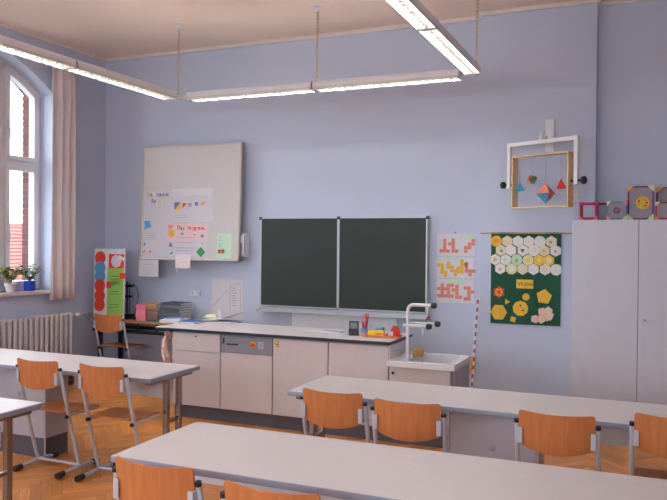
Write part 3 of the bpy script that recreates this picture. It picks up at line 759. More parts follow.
t_ = wsheet('poster', 'pink topped tangram poster with red handwritten title and green square', (167.5, 223.5), (207.5, 258.5), M_POST, lift=.0012)
decal('pink_ground', W((167.5, 241), (207.5, 240), (207.5, 223.3), (167.5, 224)), -.001, flat('poster_pink', (226, 192, 196)), t_)
p = wpx(177.5, 228.6); xx = p[0]
for k, chh in enumerate('Das Tangram.'):
    if chh != ' ':
        text('title_letter', chh, .064, xx, -.0022, p[1] - .012 + random.uniform(-.006, .004), (RED, GREEN, LBLUE, RED, ORANGE, RED, PINK, RED, CYAN, RED, RED, RED)[k], t_, random.uniform(-.12, .12), 0, .035)
    xx += {'D': .046, ' ': .022, 'm': .05, 'T': .034, 'r': .026}.get(chh, .035)
decal('pink_parallelogram', W((168.5, 229), (172, 228), (174, 225.5), (169, 224.5)), -.0022, PINK, t_)
x0, z0 = wpx(171.8, 233); decal('yellow_flower', [(x0 + (.055 if i % 2 else .045) * math.cos(i * PI / 6), z0 + (.055 if i % 2 else .045) * math.sin(i * PI / 6)) for i in range(12)], -.0022, GOLD, t_)
x0, z0 = wpx(202.5, 236); decal('blue_dot', poly(x0, z0, .024, 6, .3), -.0022, LBLUE, t_)
decal('green_square', W((196.2, 252), (201, 257.3), (205.6, 252), (201, 247)), -.0022, GREEN, t_)
decal('violet_triangle', W((168.8, 246.5), (173, 246.8), (170.5, 241.5)), -.0022, VIOLET, t_); decal('green_piece', W((169.5, 254.5), (172, 253.8), (173.5, 252), (171, 252.4)), -.0022, GREEN, t_)
decal('pink_triangle', W((201, 243.5), (203.5, 242.6), (203, 244.8)), -.0022, PINK, t_); decal('green_piece', W((181, 234.6), (184, 234.6), (183.5, 233), (181.3, 233)), -.0022, GREEN, t_); decal('red_piece', W((193.5, 235.5), (196, 235), (195, 233.5)), -.0022, RED, t_)
lines(t_, 175.5, 198, 237.2, 2.6, 6, (LBLUE, PALEP, GREYP, PALEP, VIOLET, LBLUE), 5)
t_ = wsheet('green_note', 'pale green sheet with short lines and a small red brown picture', (217, 233.5), (231, 258.5), PALEG)
lines(t_, 218.5, 223, 236.5, 1.8, 3, (GREYP,)); lines(t_, 218.5, 223, 243.5, 1.8, 3, (GREYP,))
decal('picture', W((218, 253.5), (224.5, 253.2), (224.5, 249.4), (218, 249.6)), -.001, flat('red_brown', (160, 84, 62)), t_); decal('picture_mark', W((219.5, 252.6), (222.5, 252.4), (221.5, 250.2)), -.002, ORANGE, t_)
t_ = wsheet('paper_note', 'small pale sheet hanging below the lower left corner of the whiteboard', (139.5, 259.8), (158.5, 277), M_POST, 'note', lift=.008); lines(t_, 143, 154, 264, 3, 4, (GREYP,), 4)
t_ = wsheet('paper_note', 'small pale pink sheet hanging from the bottom middle of the whiteboard', (176, 254.5), (190.5, 268.5), flat('note_pink', (232, 214, 218)), 'note', lift=.008); lines(t_, 180, 188, 262, 3, 1, (LGREEN,))
decal('paper_tail', W((176.5, 272.5), (178.5, 272), (178.5, 268.5), (177, 268.5)), .0, flat('tan_paper', (206, 180, 150)), t_)

# ================================================================== WALL ITEMS
def wall_thing(name, label, cat, p0, p1, Y, m, part, th=.0015):
    """flat item on the wall plane Y covering photo rectangle p0..p1 ; returns thing + mapper"""
    a, b = on_y(*p0, Y), on_y(*p1, Y)
    T = thing(name, label, cat, ((a.x + b.x) / 2, Y, b.z))
    w_, h_ = b.x - a.x, a.z - b.z
    s_ = decal(part, rect(-w_ / 2, 0, w_ / 2, h_), 0, m, T, th)
    return T, s_, w_, h_
# pentomino charts: three sheets under one another
a, b = on_y(437, 233.5, YF - .004), on_y(474.5, 304, YF - .004)
T = thing('paper_chart', 'three white sheets with red and gold square patterns, hung one below another', 'poster', ((a.x + b.x) / 2, YF - .003, b.z))
w_, h_ = b.x - a.x, a.z - b.z
def cz(x, y): return ((x - 38) / 226 * w_ - w_ / 2, (460 - y) / 412 * h_)
sheets = [((40, 48, 265, 180), [(75, 78, 'I'), (125, 78, 'N'), (200, 78, 'Z')], SALMON, (185, 55, 258, 72)), ((38, 188, 262, 312), [(40, 225, 'S'), (98, 215, 'Wg'), (178, 200, 'F'), (205, 215, 'Y')], GOLD, (58, 190, 172, 206)), ((38, 320, 262, 458), [(42, 345, 'X'), (100, 345, 'Wx'), (150, 350, 'N'), (200, 358, 'T')], SALMON, (105, 318, 208, 342))]
SH = {'I': [(0, 0), (0, 1), (0, 2), (0, 3), (-1, 3), (1, 3)], 'N': [(0, 0), (0, 1), (-1, 1), (0, 2), (0, 3), (1, 3)], 'Z': [(2, 0), (1, 1), (2, 1), (0, 2), (1, 2), (0, 3)], 'S': [(0, 0), (1, 0), (1, 1), (1, 2), (2, 2), (2, 3)], 'Wg': [(0, 0), (0, 1), (1, 1), (1, 2), (2, 2), (2, 3)],
      'F': [(0, 0), (0, 1), (1, 1), (0, 2), (-1, 2), (-1, 3), (0, 3)], 'Y': [(0, 0), (0, 1), (0, 2), (1, 2), (2, 2), (1, 3)], 'X': [(1, 0), (0, 1), (1, 1), (2, 1), (1, 2), (0, 3), (1, 3), (2, 3)], 'Wx': [(0, 0), (1, 0), (0, 1), (0, 2), (1, 3), (0, 3)], 'T': [(0, 0), (1, 0), (1, 1), (2, 1), (1, 2), (1, 3), (0, 3)]}
for k, (rc, shp, col, lab) in enumerate(sheets):
    q0, q1 = cz(rc[0], rc[3]), cz(rc[2], rc[1])
    s_ = decal('sheet', rect(q0[0], q0[1], q1[0], q1[1]), -.0005 * k, M_PAPER, T, .001)
    u0, u1 = cz(lab[0], lab[3]), cz(lab[2], lab[1]); decal('label_strip', rect(u0[0], u0[1], u1[0], u1[1]), -.0012 - .0005 * k, PALEG, s_)
    for (x, y, nm) in shp:
        mb = MB(); c_ = 21
        for (i, j) in SH[nm]:
            v0, v1 = cz(x + i * c_ + .4, y + j * c_ + c_ - .4), cz(x + i * c_ + c_ - .4, y + j * c_ + .4)
            mb.box((v0[0], -.0025 - .0005 * k, v0[1]), (v1[0], -.001 - .0005 * k, v1[1]))
        mb.build('square_pattern', RED if False else (flat('brick_pink', (216, 134, 116)) if (nm == 'Y' or col is SALMON) else GOLD), s_)
MB().lathe([(.004, 0), (.004, .012), (.008, .014)], (0, 0, h_ + .012), 8, 'Y').build('nail', M_BLACKM, T)

# banner with honeycomb
Y = PIER - .012
a, b = on_y(491.3, 232.3, Y), on_y(560.2, 326.5, Y)
T = thing('felt_banner', 'green felt banner with paper honeycombs hanging from a thin wooden rod', 'banner', ((a.x + b.x) / 2, Y, b.z)); w_, h_ = b.x - a.x, a.z - b.z
def bz_(x, y): return ((x - 30) / 324 * w_ - w_ / 2, (482 - y) / 448 * h_)
MB().grid(lambda u, v: Vector(((u - .5) * w_ * (1 - .0 * v), .003 * math.sin(u * 9 + v * 3), v * h_)), 16, 16, (0, .004, 0)).build('cloth', FELT, T, True)
r0, r1 = on_y(480.5, 234, Y), on_y(573, 233.5, Y)
MB().tube([(r0.x - T.location.x, .004, h_ - .008), (r1.x - T.location.x, .004, h_ - .008)], .008, 8).build('rod', M_ROD, T, True)
sc = w_ / 324
HEXW = flat('hex_white', (230, 226, 222)); HEXI = flat('hex_ivory', (226, 216, 190))
rows = [(78, (55, 107, 157, 207, 258, 310)), (122, (77, 125, 180, 230, 278, 330)), (168, (50, 100, 152, 205, 255, 300)), (212, (75, 128, 180, 230, 283, 333))]
special = {(0, 0): GOLD, (2, 4): YEL, (2, 5): YEL, (2, 2): PALEG, (2, 3): PALEY, (3, 1): PALEY}
cents = {(0, 0): ORANGE, (1, 0): LBLUE, (1, 2): BLUE, (1, 3): PALEY, (1, 4): GOLD, (2, 0): GOLD, (2, 1): PALEG, (2, 2): LGREEN, (2, 3): YEL, (2, 4): HEXW, (1, 5): ORANGE, (0, 5): GREYP, (3, 5): HEXI, (3, 0): PINK, (0, 3): PALEY}
for i, (y, xs) in enumerate(rows):
    for j, x in enumerate(xs):
        c0 = bz_(x, y)
        hx_ = decal('paper_hexagon', poly(c0[0], c0[1], 27.5 * sc, 6 if (i + j) % 4 else 10, PI / 6), -.0035 - .0012 * ((i + j) % 2), special.get((i, j), HEXI if (i * 5 + j) % 4 == 1 else HEXW), T, .001)
        if (i, j) in cents: decal('hexagon_motif', poly(c0[0] + random.uniform(-4, 4) * sc, c0[1] + random.uniform(-4, 4) * sc, random.uniform(7, 13) * sc, random.choice((3, 4, 5, 6)), random.random()), -.0057, cents[(i, j)], hx_, .0008)
        else: decal('hexagon_motif', poly(c0[0], c0[1], 15 * sc, 6, 0), -.0057, HEXI if (i + j) % 2 else HEXW, hx_, .0006)
c0, c1 = bz_(152, 306), bz_(230, 263)
sg = decal('name_card', rect(c0[0], c0[1], c1[0], c1[1]), -.0035, GOLD, T, .0012)
text('lettering', 'Waben', .058, c0[0] + .010, -.0049, c0[1] + .024, DARK, sg, -.03, .15)
for x, y in ((125, 275), (262, 275)):
    mb = MB()
    for s_ in (-1, 1): q = bz_(x + s_ * 4, y); mb.prism([(q[0], -.0035, q[1] + 9 * sc), (q[0] + 3 * sc * s_, -.0035, q[1] - 14 * sc), (q[0] + 6 * sc * s_, -.0035, q[1])], (0, -.001, 0))
    mb.build('small_bee', DARK, T)
c0 = bz_(70, 328)
rs = decal('rosette', [(c0[0] + (30 if i % 2 else 22) * sc * math.cos(i * PI / 6), c0[1] + (30 if i % 2 else 22) * sc * math.sin(i * PI / 6)) for i in range(12)], -.0035, RED, T)
for k in range(6): decal('rosette_petal', poly(c0[0] + 14 * sc * math.cos(k * PI / 3), c0[1] + 14 * sc * math.sin(k * PI / 3), 6 * sc, 6), -.0047, GOLD, rs)
for (x, y, r, n, rot, m) in ((197, 347, 17, 12, 0, GOLD), (280, 343, 37, 5, .2, GOLD), (108, 374, 16, 3, 2.1, GOLD), (70, 427, 40, 6, 0, GOLD), (172, 404, 37, 9, .2, GOLD), (138, 458, 17, 4, .5, GOLD)):
    c0 = bz_(x, y); g = decal('paper_polygon', poly(c0[0], c0[1], r * sc, n, rot), -.0035, m, T)
    if n == 9:
        for ddx, ddy in ((12, 8), (0, -14)): q = bz_(x + ddx, y + ddy); decal('polygon_mark', poly(q[0], q[1], 5 * sc, 6), -.0047, DARK, g)
    if n == 12: q = bz_(x, y); decal('polygon_mark', poly(q[0], q[1], 4 * sc, 6), -.0047, ORANGE, g)
for k, (x, y) in enumerate(((272, 415), (300, 410), (298, 440), (268, 452), (240, 452), (306, 430), (280, 434))):
    c0 = bz_(x, y); decal('paper_pentagon', poly(c0[0], c0[1], 21 * sc, 5, .3 * k), -.0035 - .0008 * k, flat('flesh', (234, 204, 180)) if k % 2 else flat('flesh_pink', (234, 190, 178)), T, .0008)

# geometry diagram poster low on the wall
T, s_, w_, h_ = wall_thing('diagram_poster', 'white sheet with a large thin triangle drawing behind the desk', 'poster', (212, 279), (243, 322), YF - .002, M_PAPER, 'sheet')
mb = MB()
def ln(mb, a, b, y=-.0016, t=.004):
    d = Vector((b[0] - a[0], 0, b[1] - a[1])).normalized(); n = Vector((-d.z, 0, d.x)) * t / 2; A_, B_ = Vector((a[0], y, a[1])), Vector((b[0], y, b[1]))
    mb.prism([A_ - n, B_ - n, B_ + n, A_ + n], (0, -.0006, 0))
ln(mb, (-w_ * .46, h_ * .35), (w_ * .1, h_ * .84)); ln(mb, (w_ * .1, h_ * .84), (w_ * .46, h_ * .94)); ln(mb, (w_ * .1, h_ * .9), (w_ * .1, h_ * .3)); ln(mb, (w_ * .42, h_ * .9), (w_ * .42, h_ * .3))
mb.build('drawing', GREYP, T)
mb = MB()
for k in range(8): ln(mb, (w_ * .16, h_ * (.8 - .06 * k)), (w_ * (.25 + .03 * (k % 3)), h_ * (.8 - .06 * k)), t=.008)
mb.build('writing', GREYP, T)
# switches and sockets
def plate(name, label, p0, p1, Y, n, horiz=True):
    a, b = on_y(*p0, Y), on_y(*p1, Y); T = thing(name, label, 'socket', ((a.x + b.x) / 2, Y, b.z)); w_, h_ = b.x - a.x, a.z - b.z
    MB().box((-w_ / 2, -.012, 0), (w_ / 2, 0, h_), .004).build('cover', M_WHITE, T)
    for k in range(n):
        X = -w_ / 2 + w_ * (k + .5) / n if horiz else 0; Z = h_ / 2 if horiz else h_ * (k + .5) / n
        MB().lathe([(.026, .012), (.026, .016), (.022, .014)], (X, 0, Z), 14, 'Y').build('insert', M_SILL, T, True)
plate('wall_socket', 'white double switch plate on the wall right of the stacked books', (190.5, 290), (200.5, 296.5), YF, 2)
plate('wall_socket', 'pale double socket low on the wall under the side table', (131, 349), (141, 355), YF, 2)
plate('wall_socket', 'small white socket box beside the hanging wooden frame', (573.5, 189), (578.8, 201), PIER, 2, False)

# ---- swivelling bracket with wooden frame and hanging solids
fc = on_y(541.5, 182, 7.2); d = ray(541.5, 182); FRZ = on_y(541.5, 208, 7.2).z; FTZ = on_y(541.5, 154.3, 7.2).z; UZ = on_y(541.5, 139.6, 7.2).z; ULZ = on_y(541.5, 186.5, 7.2).z
ang = -math.radians(27)
U = thing('swivel_bracket', 'white inverted U bracket with black clamp knobs on the pier', 'bracket', (fc.x, 7.2, ULZ), (0, 0, ang))
uw, t = .372, .02
MB().box((-uw - t, -t, UZ - ULZ - 2 * t), (uw + t, t, UZ - ULZ), .004).build('cross_tube', M_WHITE, U)
for s_ in (-1, 1):
    MB().box((s_ * uw - t, -t, 0), (s_ * uw + t, t, UZ - ULZ - 2 * t), .004).build('side_tube', M_WHITE, U)
    MB().tube([(s_ * (uw - .07), 0, .035), (s_ * (uw + .045), 0, .035)], .010, 8).build('clamp_bolt', M_BLACKM, U, True)
    MB().lathe([(.012, 0), (.034, .006), (.036, .03), (.028, .038)], (s_ * (uw + .075) - (.019 if s_ < 0 else .019), 0, .035), 14, 'X').build('clamp_knob', M_BLACK, U, True)
# arm to the wall plate (bracket coordinates)
Ri = Matrix.Rotation(-ang, 3, 'Z')
pl = on_y(550, 136, PIER); pl0, pl1 = on_y(546, 120, PIER), on_y(554, 152, PIER)
def loc_(v): return Ri @ (Vector(v) - Vector((fc.x, 7.2, ULZ)))
def wbox(mb, a, b, bev=0):
    n0 = len(mb.bm.verts); mb.box(a, b, bev)
    mb.bm.verts.ensure_lookup_table()
    for v in mb.bm.verts[n0:]: v.co = loc_(v.co)
    return mb
wbox(MB(), (pl0.x, PIER - .02, pl1.z), (pl1.x, PIER - .0005, pl0.z), .003).build('wall_plate', M_WHITE, U)
MB().tube([loc_((pl.x, PIER - .02, UZ + .03)), loc_((fc.x + .02, 7.2, UZ + .03))], .02, 10).build('arm', M_WHITE, U, True)
MB().tube([loc_((fc.x, 7.2, UZ)), loc_((fc.x, 7.2, UZ + .07))], .028, 12).build('pivot', M_WHITE, U, True)
# frame
FW, FH, FD = .315, FTZ - FRZ, .045
Fm = thing('hanging_box', 'open wooden box held in the white bracket', 'wooden box', (fc.x, 7.2, FRZ), (0, 0, ang))
MB().box((-FW, -FD, 0), (FW, FD, .014), .002).build('bottom_board', M_PINE, Fm)
MB().box((-FW, -FD, FH - .014), (FW, FD, FH), .002).build('top_board', M_PINE, Fm)
MB().box((-FW, -FD, .014), (-FW + .014, FD, FH - .014), .002).build('side_board', M_PINE, Fm)
MB().box((FW - .014, -FD, .014), (FW, FD, FH - .014), .002).build('side_board', M_PINE, Fm)
M_STR = flat('string', (170, 160, 150))
def solid(name, label, px, py, kind, r, cols, rot=(0, 0, 0)):
    """a paper solid hanging on a thread in the frame's plane"""
    n = Matrix.Rotation(ang, 3, 'Z') @ Vector((0, 1, 0)); d = ray(px, py); o_ = CAM - Vector((fc.x, 7.2, 0)); tt = -(o_.dot(n)) / d.dot(n); p = CAM + d * tt
    T = thing(name, label, 'paper solid', p, (0, 0, 0), 'paper solids hanging in the wooden frame')
    Rm = Matrix.Rotation(rot[2], 3, 'Z')
    if kind == 'tet':
        V = [(0, 0, r * 1.1)] + [(r * math.cos(a), r * math.sin(a), -r * .62) for a in (PI / 2, PI / 2 + 2 * PI / 3, PI / 2 + 4 * PI / 3)]; F = [(0, 1, 2), (0, 2, 3), (0, 3, 1), (1, 3, 2)]
    elif kind == 'oct':
        V = [(0, 0, r), (0, 0, -r), (r, 0, 0), (0, r, 0), (-r, 0, 0), (0, -r, 0)]; F = [(0, 2, 3), (0, 3, 4), (0, 4, 5), (0, 5, 2), (1, 3, 2), (1, 4, 3), (1, 5, 4), (1, 2, 5)]
    else:
        V = [(x, y, z) for x in (-1, 0, 1) for y in (-1, 0, 1) for z in (-1, 0, 1) if abs(x) + abs(y) + abs(z) == 2]; V = [Vector(v) * r * .7 for v in V]
        F = []
        for ax in range(3):
            for s_ in (-1, 1): F.append([i for i, v in enumerate(V) if abs(v[ax] - s_ * r * .7) < 1e-4])
        for sx in (-1, 1):
            for sy in (-1, 1):
                for sz in (-1, 1): F.append([i for i, v in enumerate(V) if v.dot(Vector((sx, sy, sz))) > r * 1.35])
        G_ = []
        for f in F:
            c_ = sum((Vector(V[i]) for i in f), Vector()) / len(f); nn = c_.normalized(); u_ = (Vector(V[f[0]]) - c_).normalized(); v_ = nn.cross(u_)
            G_.append(tuple(sorted(f, key=lambda i: math.atan2((Vector(V[i]) - c_).dot(v_), (Vector(V[i]) - c_).dot(u_)))))
        F = G_
    me = bpy.data.meshes.new('facets'); me.from_pydata([tuple(v) for v in V], [], F)
    for m in cols: me.materials.append(m)
    if kind == 'oct2': pass
    bmx = bmesh.new(); bmx.from_mesh(me); bmesh.ops.recalc_face_normals(bmx, faces=bmx.faces[:])
    bmx.faces.ensure_lookup_table()
    for i, f in enumerate(bmx.faces): f.material_index = i % len(cols)
    bmx.to_mesh(me); bmx.free()
    o = bpy.data.objects.new('facets', me); C.objects.link(o); o.parent = T; o.rotation_euler = rot
    MB().tube([(0, 0, r * .98), (0, 0, FTZ - .014 - p.z)], .0012, 5).build('thread', M_STR, T)
    return T
solid('paper_tetrahedron', 'cyan paper tetrahedron hanging at the left of the frame', 519.5, 187.5, 'tet', .056, (CYAN,), (0, 0, .45))
solid('paper_cuboctahedron', 'small many-coloured paper solid hanging high in the frame', 532, 179.5, 'cub', .052, (RED, CYAN, GREEN, ORANGE, flat('brown', (140, 86, 70)), LBLUE, SALMON), (.2, .3, .3))
T = solid('paper_octahedron', 'large red and blue paper octahedron hanging in the frame', 545.5, 193.5, 'oct', .098, (SALMON, CYAN, SALMON, flat('dull_salmon', (198, 104, 90)), CYAN, SALMON, CYAN, SALMON), (0, 0, .5))
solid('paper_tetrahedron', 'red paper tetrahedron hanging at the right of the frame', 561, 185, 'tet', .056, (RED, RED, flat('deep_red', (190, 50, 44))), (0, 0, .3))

# ---- frames on top of the tall cabinet
def edge_cube(label, px0, px1, py0, py1, Y, cols, corner, panel=None, depth=None, motif=None, r=.0085, rz=0.0):
    a, b = on_y(px0, py1, Y), on_y(px1, py0, Y); w_ = b.x - a.x; zb = cz_top; h_ = b.z - zb; D = depth or w_
    T = thing('edge_model', label, 'cube model', ((a.x + b.x) / 2, Y, zb), (0, 0, rz), 'edge models on the tall cabinet')
    X = w_ / 2 - r; Z0, Z1 = r, h_ - r
    P = {(i, j, k): Vector(((-X, X)[i], (r, D - r)[j], (Z0, Z1)[k])) for i in (0, 1) for j in (0, 1) for k in (0, 1)}
    n = 0
    for p in P:
        for ax in range(3):
            if p[ax] == 0:
                q = list(p); q[ax] = 1; MB().tube([P[p], P[tuple(q)]], r, 6).build('strut', cols[n % len(cols)], T, True); n += 1
    c_ = w_ * .26; k = 0
    for sx in (-1, 1):
        for sz in (0, 1):
            z0 = Z1 + r if sz else Z0 - r; dz = -c_ if sz else c_
            decal('corner_gusset', [(sx * (X + r), z0), (sx * (X + r - c_), z0), (sx * (X + r), z0 + dz)], .0, corner[k % len(corner)], T, .004); k += 1
    if panel:
        pn = decal('panel', rect(-X, Z0, X, Z1), .008, panel, T, .003)
        if motif:
            cx_, cz_ = w_ * motif[3] if len(motif) > 3 else 0, h_ / 2; decal('disc', poly(cx_, cz_, motif[0], 20), .005, motif[1], pn, .001)
            for q in range(7):
                a_ = q * 2 * PI / 7; decal('disc_mark', poly(cx_ + motif[0] * .6 * math.cos(a_), cz_ + motif[0] * .6 * math.sin(a_), motif[0] * .22, 4, a_), .004, motif[2][q % len(motif[2])], pn, .0008)
    return T
cz_top = cz
cz_top = on_y(605, 219.5, CY).z
DKRED = flat('dark_red', (168, 42, 62))
edge_cube('small magenta open cube model at the left end of the cabinet top', 579.3, 597.8, 202, 219, 7.2, (MAGENTA, PINK, DKRED), (PINK, MAGENTA), None, .10, None, .014)
edge_cube('blue edged cube model with grey front and dark spiral disc', 606.5, 627, 201, 219, 7.18, (LBLUE, DKRED, LBLUE), (PINK, PALEY, PALEY, PINK), GREYP, .16, (.036, flat('disc_grey', (130, 120, 126)), (DARK, PURPLE)))
edge_cube('large purple edged cube model with orange and yellow rosette', 627.2, 654.2, 185.5, 219, 7.2, (PURPLE, MAGENTA, PURPLE), (PALEY, GOLD, PALEY, PALEY), GREYP, .28, (.058, GOLD, (RED, ORANGE, LGREEN), .08))
edge_cube('cube model with red top edge at the right picture border', 655, 676, 201.5, 219, 7.17, (DKRED, PURPLE, RED), (ORANGE, PALEY), GREYP, .12)
edge_cube('tall purple edged model behind the red one at the picture border', 656, 684, 186.5, 219, 7.33, (PURPLE, VIOLET), (PALEY, GOLD), GREYP, .2)
edge_cube('dark red open cube model half hidden behind the two small ones', 596, 613, 202.5, 219, 7.36, (DKRED, PURPLE, DKRED), (DKRED, MAGENTA), None, .12)

# ================================================================== BACK LEFT CORNER
# side table
sz = .765; sx0, sx1, sy0, sy1 = -6.42, -4.95, 7.18, 7.66
T = thing('side_table', 'narrow wooden table with black steel frame in the back corner', 'table', ((sx0 + sx1) / 2, (sy0 + sy1) / 2, 0)); hx, hy = (sx1 - sx0) / 2, (sy1 - sy0) / 2
MB().box((-hx, -hy, sz - .022), (hx, hy, sz), .004).build('tabletop', M_WOODT, T)
MB().box((-hx + .05, -hy + .03, sz - .15), (hx - .05, -hy + .07, sz - .11), .003).box((-hx + .05, hy - .07, sz - .15), (hx - .05, hy - .03, sz - .11), .003).build('rail', M_BLACKM, T)
for sx in (-1, 1):
    for sy in (-1, 1):
        X = sx * (hx - .16); MB().box((X - .025, sy * (hy - .05) - .02, 0), (X + .025, sy * (hy - .05) + .02, sz - .022), .003).build('leg', M_BLACKM, T)
for X in (-.5, .0, .28): MB().box((X - .012, -hy + .035, sz - .12), (X + .012, -hy + .06, sz - .022)).build('strut', M_BLACKM, T)
# tall colourful board standing on the chair
q0, q1 = on_y(93.6, 248.5, 7.3), on_y(124, 312, 7.3)
bw = q1.x - q0.x; bh = q0.z - .766
T = thing('colour_board', 'tall narrow display board with red, blue and green paper circles standing on the side table', 'display board', ((q0.x + q1.x) / 2, 7.3, .765))
T.rotation_euler = (-.02, 0, 0)
MB().box((-bw / 2, 0, 0), (bw / 2, .014, bh), .002).build('back_panel', M_PAPER, T)
zz = lambda py: max(.002, on_y(108, py, 7.3).z - .765)
k = 0
for py, m in ((258, RED), (268, LBLUE), (276.5, LBLUE), (286, RED), (296, RED), (305, RED)):
    decal('paper_circle', poly(-bw * .3, zz(py), bw * .175, 16), -.0008 * (k % 2), m, T, .002); k += 1
gx = bw * .2
decal('green_strip', rect(-bw * .06, zz(316), bw * .47, zz(268)), 0, LGREEN, T, .0012)
for py in (275, 290, 303):
    gk = .0004 * (py % 5); decal('green_circle', poly(gx, zz(py), bw * .25, 18), -.0012 - gk, flat('green_card', (142, 190, 88)), T, .001)
    mb = MB()
    for j in range(2): ln(mb, (gx - .07, zz(py + 1.5 + 2.6 * j)), (gx + .06, zz(py + 1 + 2.6 * j)), -.004, .006)
    mb.build('writing', DARK, T)
decal('red_square', rect(-bw * .02, zz(268), bw * .47, zz(254)), -.0012, RED, T); decal('grey_hexagon', poly(gx + .01, zz(261), .082, 8), -.0024, flat('pale_lilac', (206, 196, 206)), T)
decal('red_square', rect(bw * .34, zz(278.5), bw * .52, zz(272.5)), -.0024, RED, T); decal('red_square', rect(-bw * .08, zz(288), bw * .07, zz(281.5)), -.0024, RED, T)
decal('paper_strip', [(bw * .28, zz(258)), (bw * .5, zz(261)), (bw * .52, zz(258.5)), (bw * .32, zz(254.5))], -.0036, M_PAPER, T)
# laboratory stand on the side table
q = on_y(127, 318, 7.42)
T = thing('laboratory_stand', 'black laboratory stand with rod and bent wire on the side table', 'stand', (q.x, 7.42, sz))
ht = on_y(127, 281.5, 7.42).z - sz
MB().box((-.06, -.06, 0), (.16, .06, .03), .006).box((-.02, -.03, .03), (.1, .03, .06), .006).build('base', M_BLACKM, T)
MB().tube([(0, 0, .03), (0, 0, ht)], .012, 10).build('rod', M_BLACKM, T, True)
MB().tube([(.035, 0, .03), (.035, 0, ht - .02)], .006, 8).build('rod', M_BLACKM, T, True)
MB().box((-.03, -.025, ht - .07), (.09, .025, ht - .035), .004).build('clamp', M_BLACKM, T)
MB().box((-.03, -.02, ht - .2), (.07, .02, ht - .17), .004).build('clamp', M_BLACKM, T)
MB().tube([(.06, 0, ht - .05), (.11, 0, ht - .03), (.15, 0, ht - .08), (.18, 0, ht - .18), (.13, 0, .12), (.12, 0, .055)], .005, 6).build('wire', M_BLACKM, T, True)
# pink box
q0, q1 = on_y(136.5, 319, 7.3), on_y(146, 305, 7.3)
T = thing('pink_box', 'small pink paper box beside the stacked books', 'box', ((q0.x + q1.x) / 2, 7.34, sz)); w_ = (q1.x - q0.x) / 2
MB().box((-w_, -.05, 0), (w_, .05, q1.z - sz - .02), .004).build('body', PINK, T); MB().box((-w_ - .003, -.053, q1.z - sz - .05), (w_ + .003, .053, q1.z - sz), .004).build('lid', flat('pink_lid', (226, 120, 140)), T)
# stacks of books
def book(label, x0, x1, y0, y1, z, th, m, rz, grp):
    T = thing('exercise_book', label, 'book', ((x0 + x1) / 2, (y0 + y1) / 2, z), (0, 0, rz), grp); hx, hy = (x1 - x0) / 2, (y1 - y0) / 2
    MB().box((-hx + .003, -hy + .003, .0025), (hx - .003, hy - .003, th - .0025)).build('pages', M_PAPER, T)
    MB().box((-hx, -hy, 0), (hx, hy, .0025)).box((-hx, -hy, th - .0025), (hx, hy, th)).box((-hx, -hy, .0025), (hx, -hy + .002, th - .0025)).build('cover', m, T)
ordn = ['bottom', 'second', 'third', 'fourth', 'fifth', 'sixth', 'seventh', 'eighth', 'ninth']
cols1 = [flat('b_teal', (70, 92, 92)), flat('b_brown', (130, 92, 72)), flat('b_olive', (112, 106, 84)), flat('b_rose', (168, 116, 108)), flat('b_grey', (104, 104, 110)), flat('b_ochre', (178, 128, 80)), flat('b_tan', (186, 140, 86))]
cols2 = [flat('b_slate', (78, 84, 104)), flat('b_moss', (92, 100, 88)), flat('b_blue', (66, 82, 128)), flat('b_grey2', (118, 116, 118)), flat('b_green', (74, 100, 92)), flat('b_navy', (64, 72, 104)), flat('b_stone', (112, 112, 116)), flat('b_dark', (70, 74, 90))]
def cname(m): return {'b_teal': 'teal', 'b_brown': 'brown', 'b_olive': 'olive', 'b_rose': 'rose', 'b_grey': 'grey', 'b_ochre': 'ochre', 'b_tan': 'tan', 'b_slate': 'slate', 'b_moss': 'moss green', 'b_blue': 'blue', 'b_grey2': 'grey', 'b_green': 'green', 'b_navy': 'navy', 'b_stone': 'stone grey', 'b_dark': 'dark'}[m.name[7:]]
for (pa, pb, cols, ptop, nm) in ((146.3, 157, cols1, 303.5, 'left'), (160, 180, cols2, 302.5, 'right')):
    xa, xb = on_y(pa, 310, 7.28).x, on_y(pb, 310, 7.28).x; ztop = on_y(pa, ptop, 7.28).z; th = (ztop - sz) / len(cols)
    for i, m in enumerate(cols):
        j = random.uniform(-.008, .008)
        tx = ordn[i] if i < len(cols) - 1 else 'top'
        book('%s covered book, %s of the %s stack on the side table' % (cname(m), tx if tx in ('top', 'bottom') else tx + ' from bottom', nm), xa + j, xb + j, 7.28 + random.uniform(-.01, .01), 7.52, sz + i * th, th - .0004, m, 0, 'books stacked on the side table')
# cloth bundle hanging at the left end of the desk
q0 = on_y(167, 331, 6.1); q1 = on_y(167, 364, 6.1)
T = thing('hanging_towel', 'crumpled beige and rust cloth hanging at the left end of the desk', 'cloth', (q0.x - .01, 6.11, q1.z)); hh = q0.z - q1.z
def tw(u, v):
    a = 2 * PI * u; r = .032 + .012 * math.sin(a * 3 + v * 7) + .008 * math.sin(v * 15 + a); r *= .75 + .35 * math.sin(PI * (v * .9 + .05))
    return Vector((r * math.cos(a) + .01 * math.sin(v * 9), r * math.sin(a) * 1.2, v * hh))
TOWEL = mat('towel_cloth', (224, 186, 172), .95, var=.35, scale=26, bump=.5, bscale=60)
MB().grid(tw, 28, 18).build('cloth', TOWEL, T, 'all')
MB().tube([(0, 0, hh - .02), (.03, 0, hh + .0), (.06, 0, hh - .0)], .006, 6).build('hook', M_BLACKM, T, True)

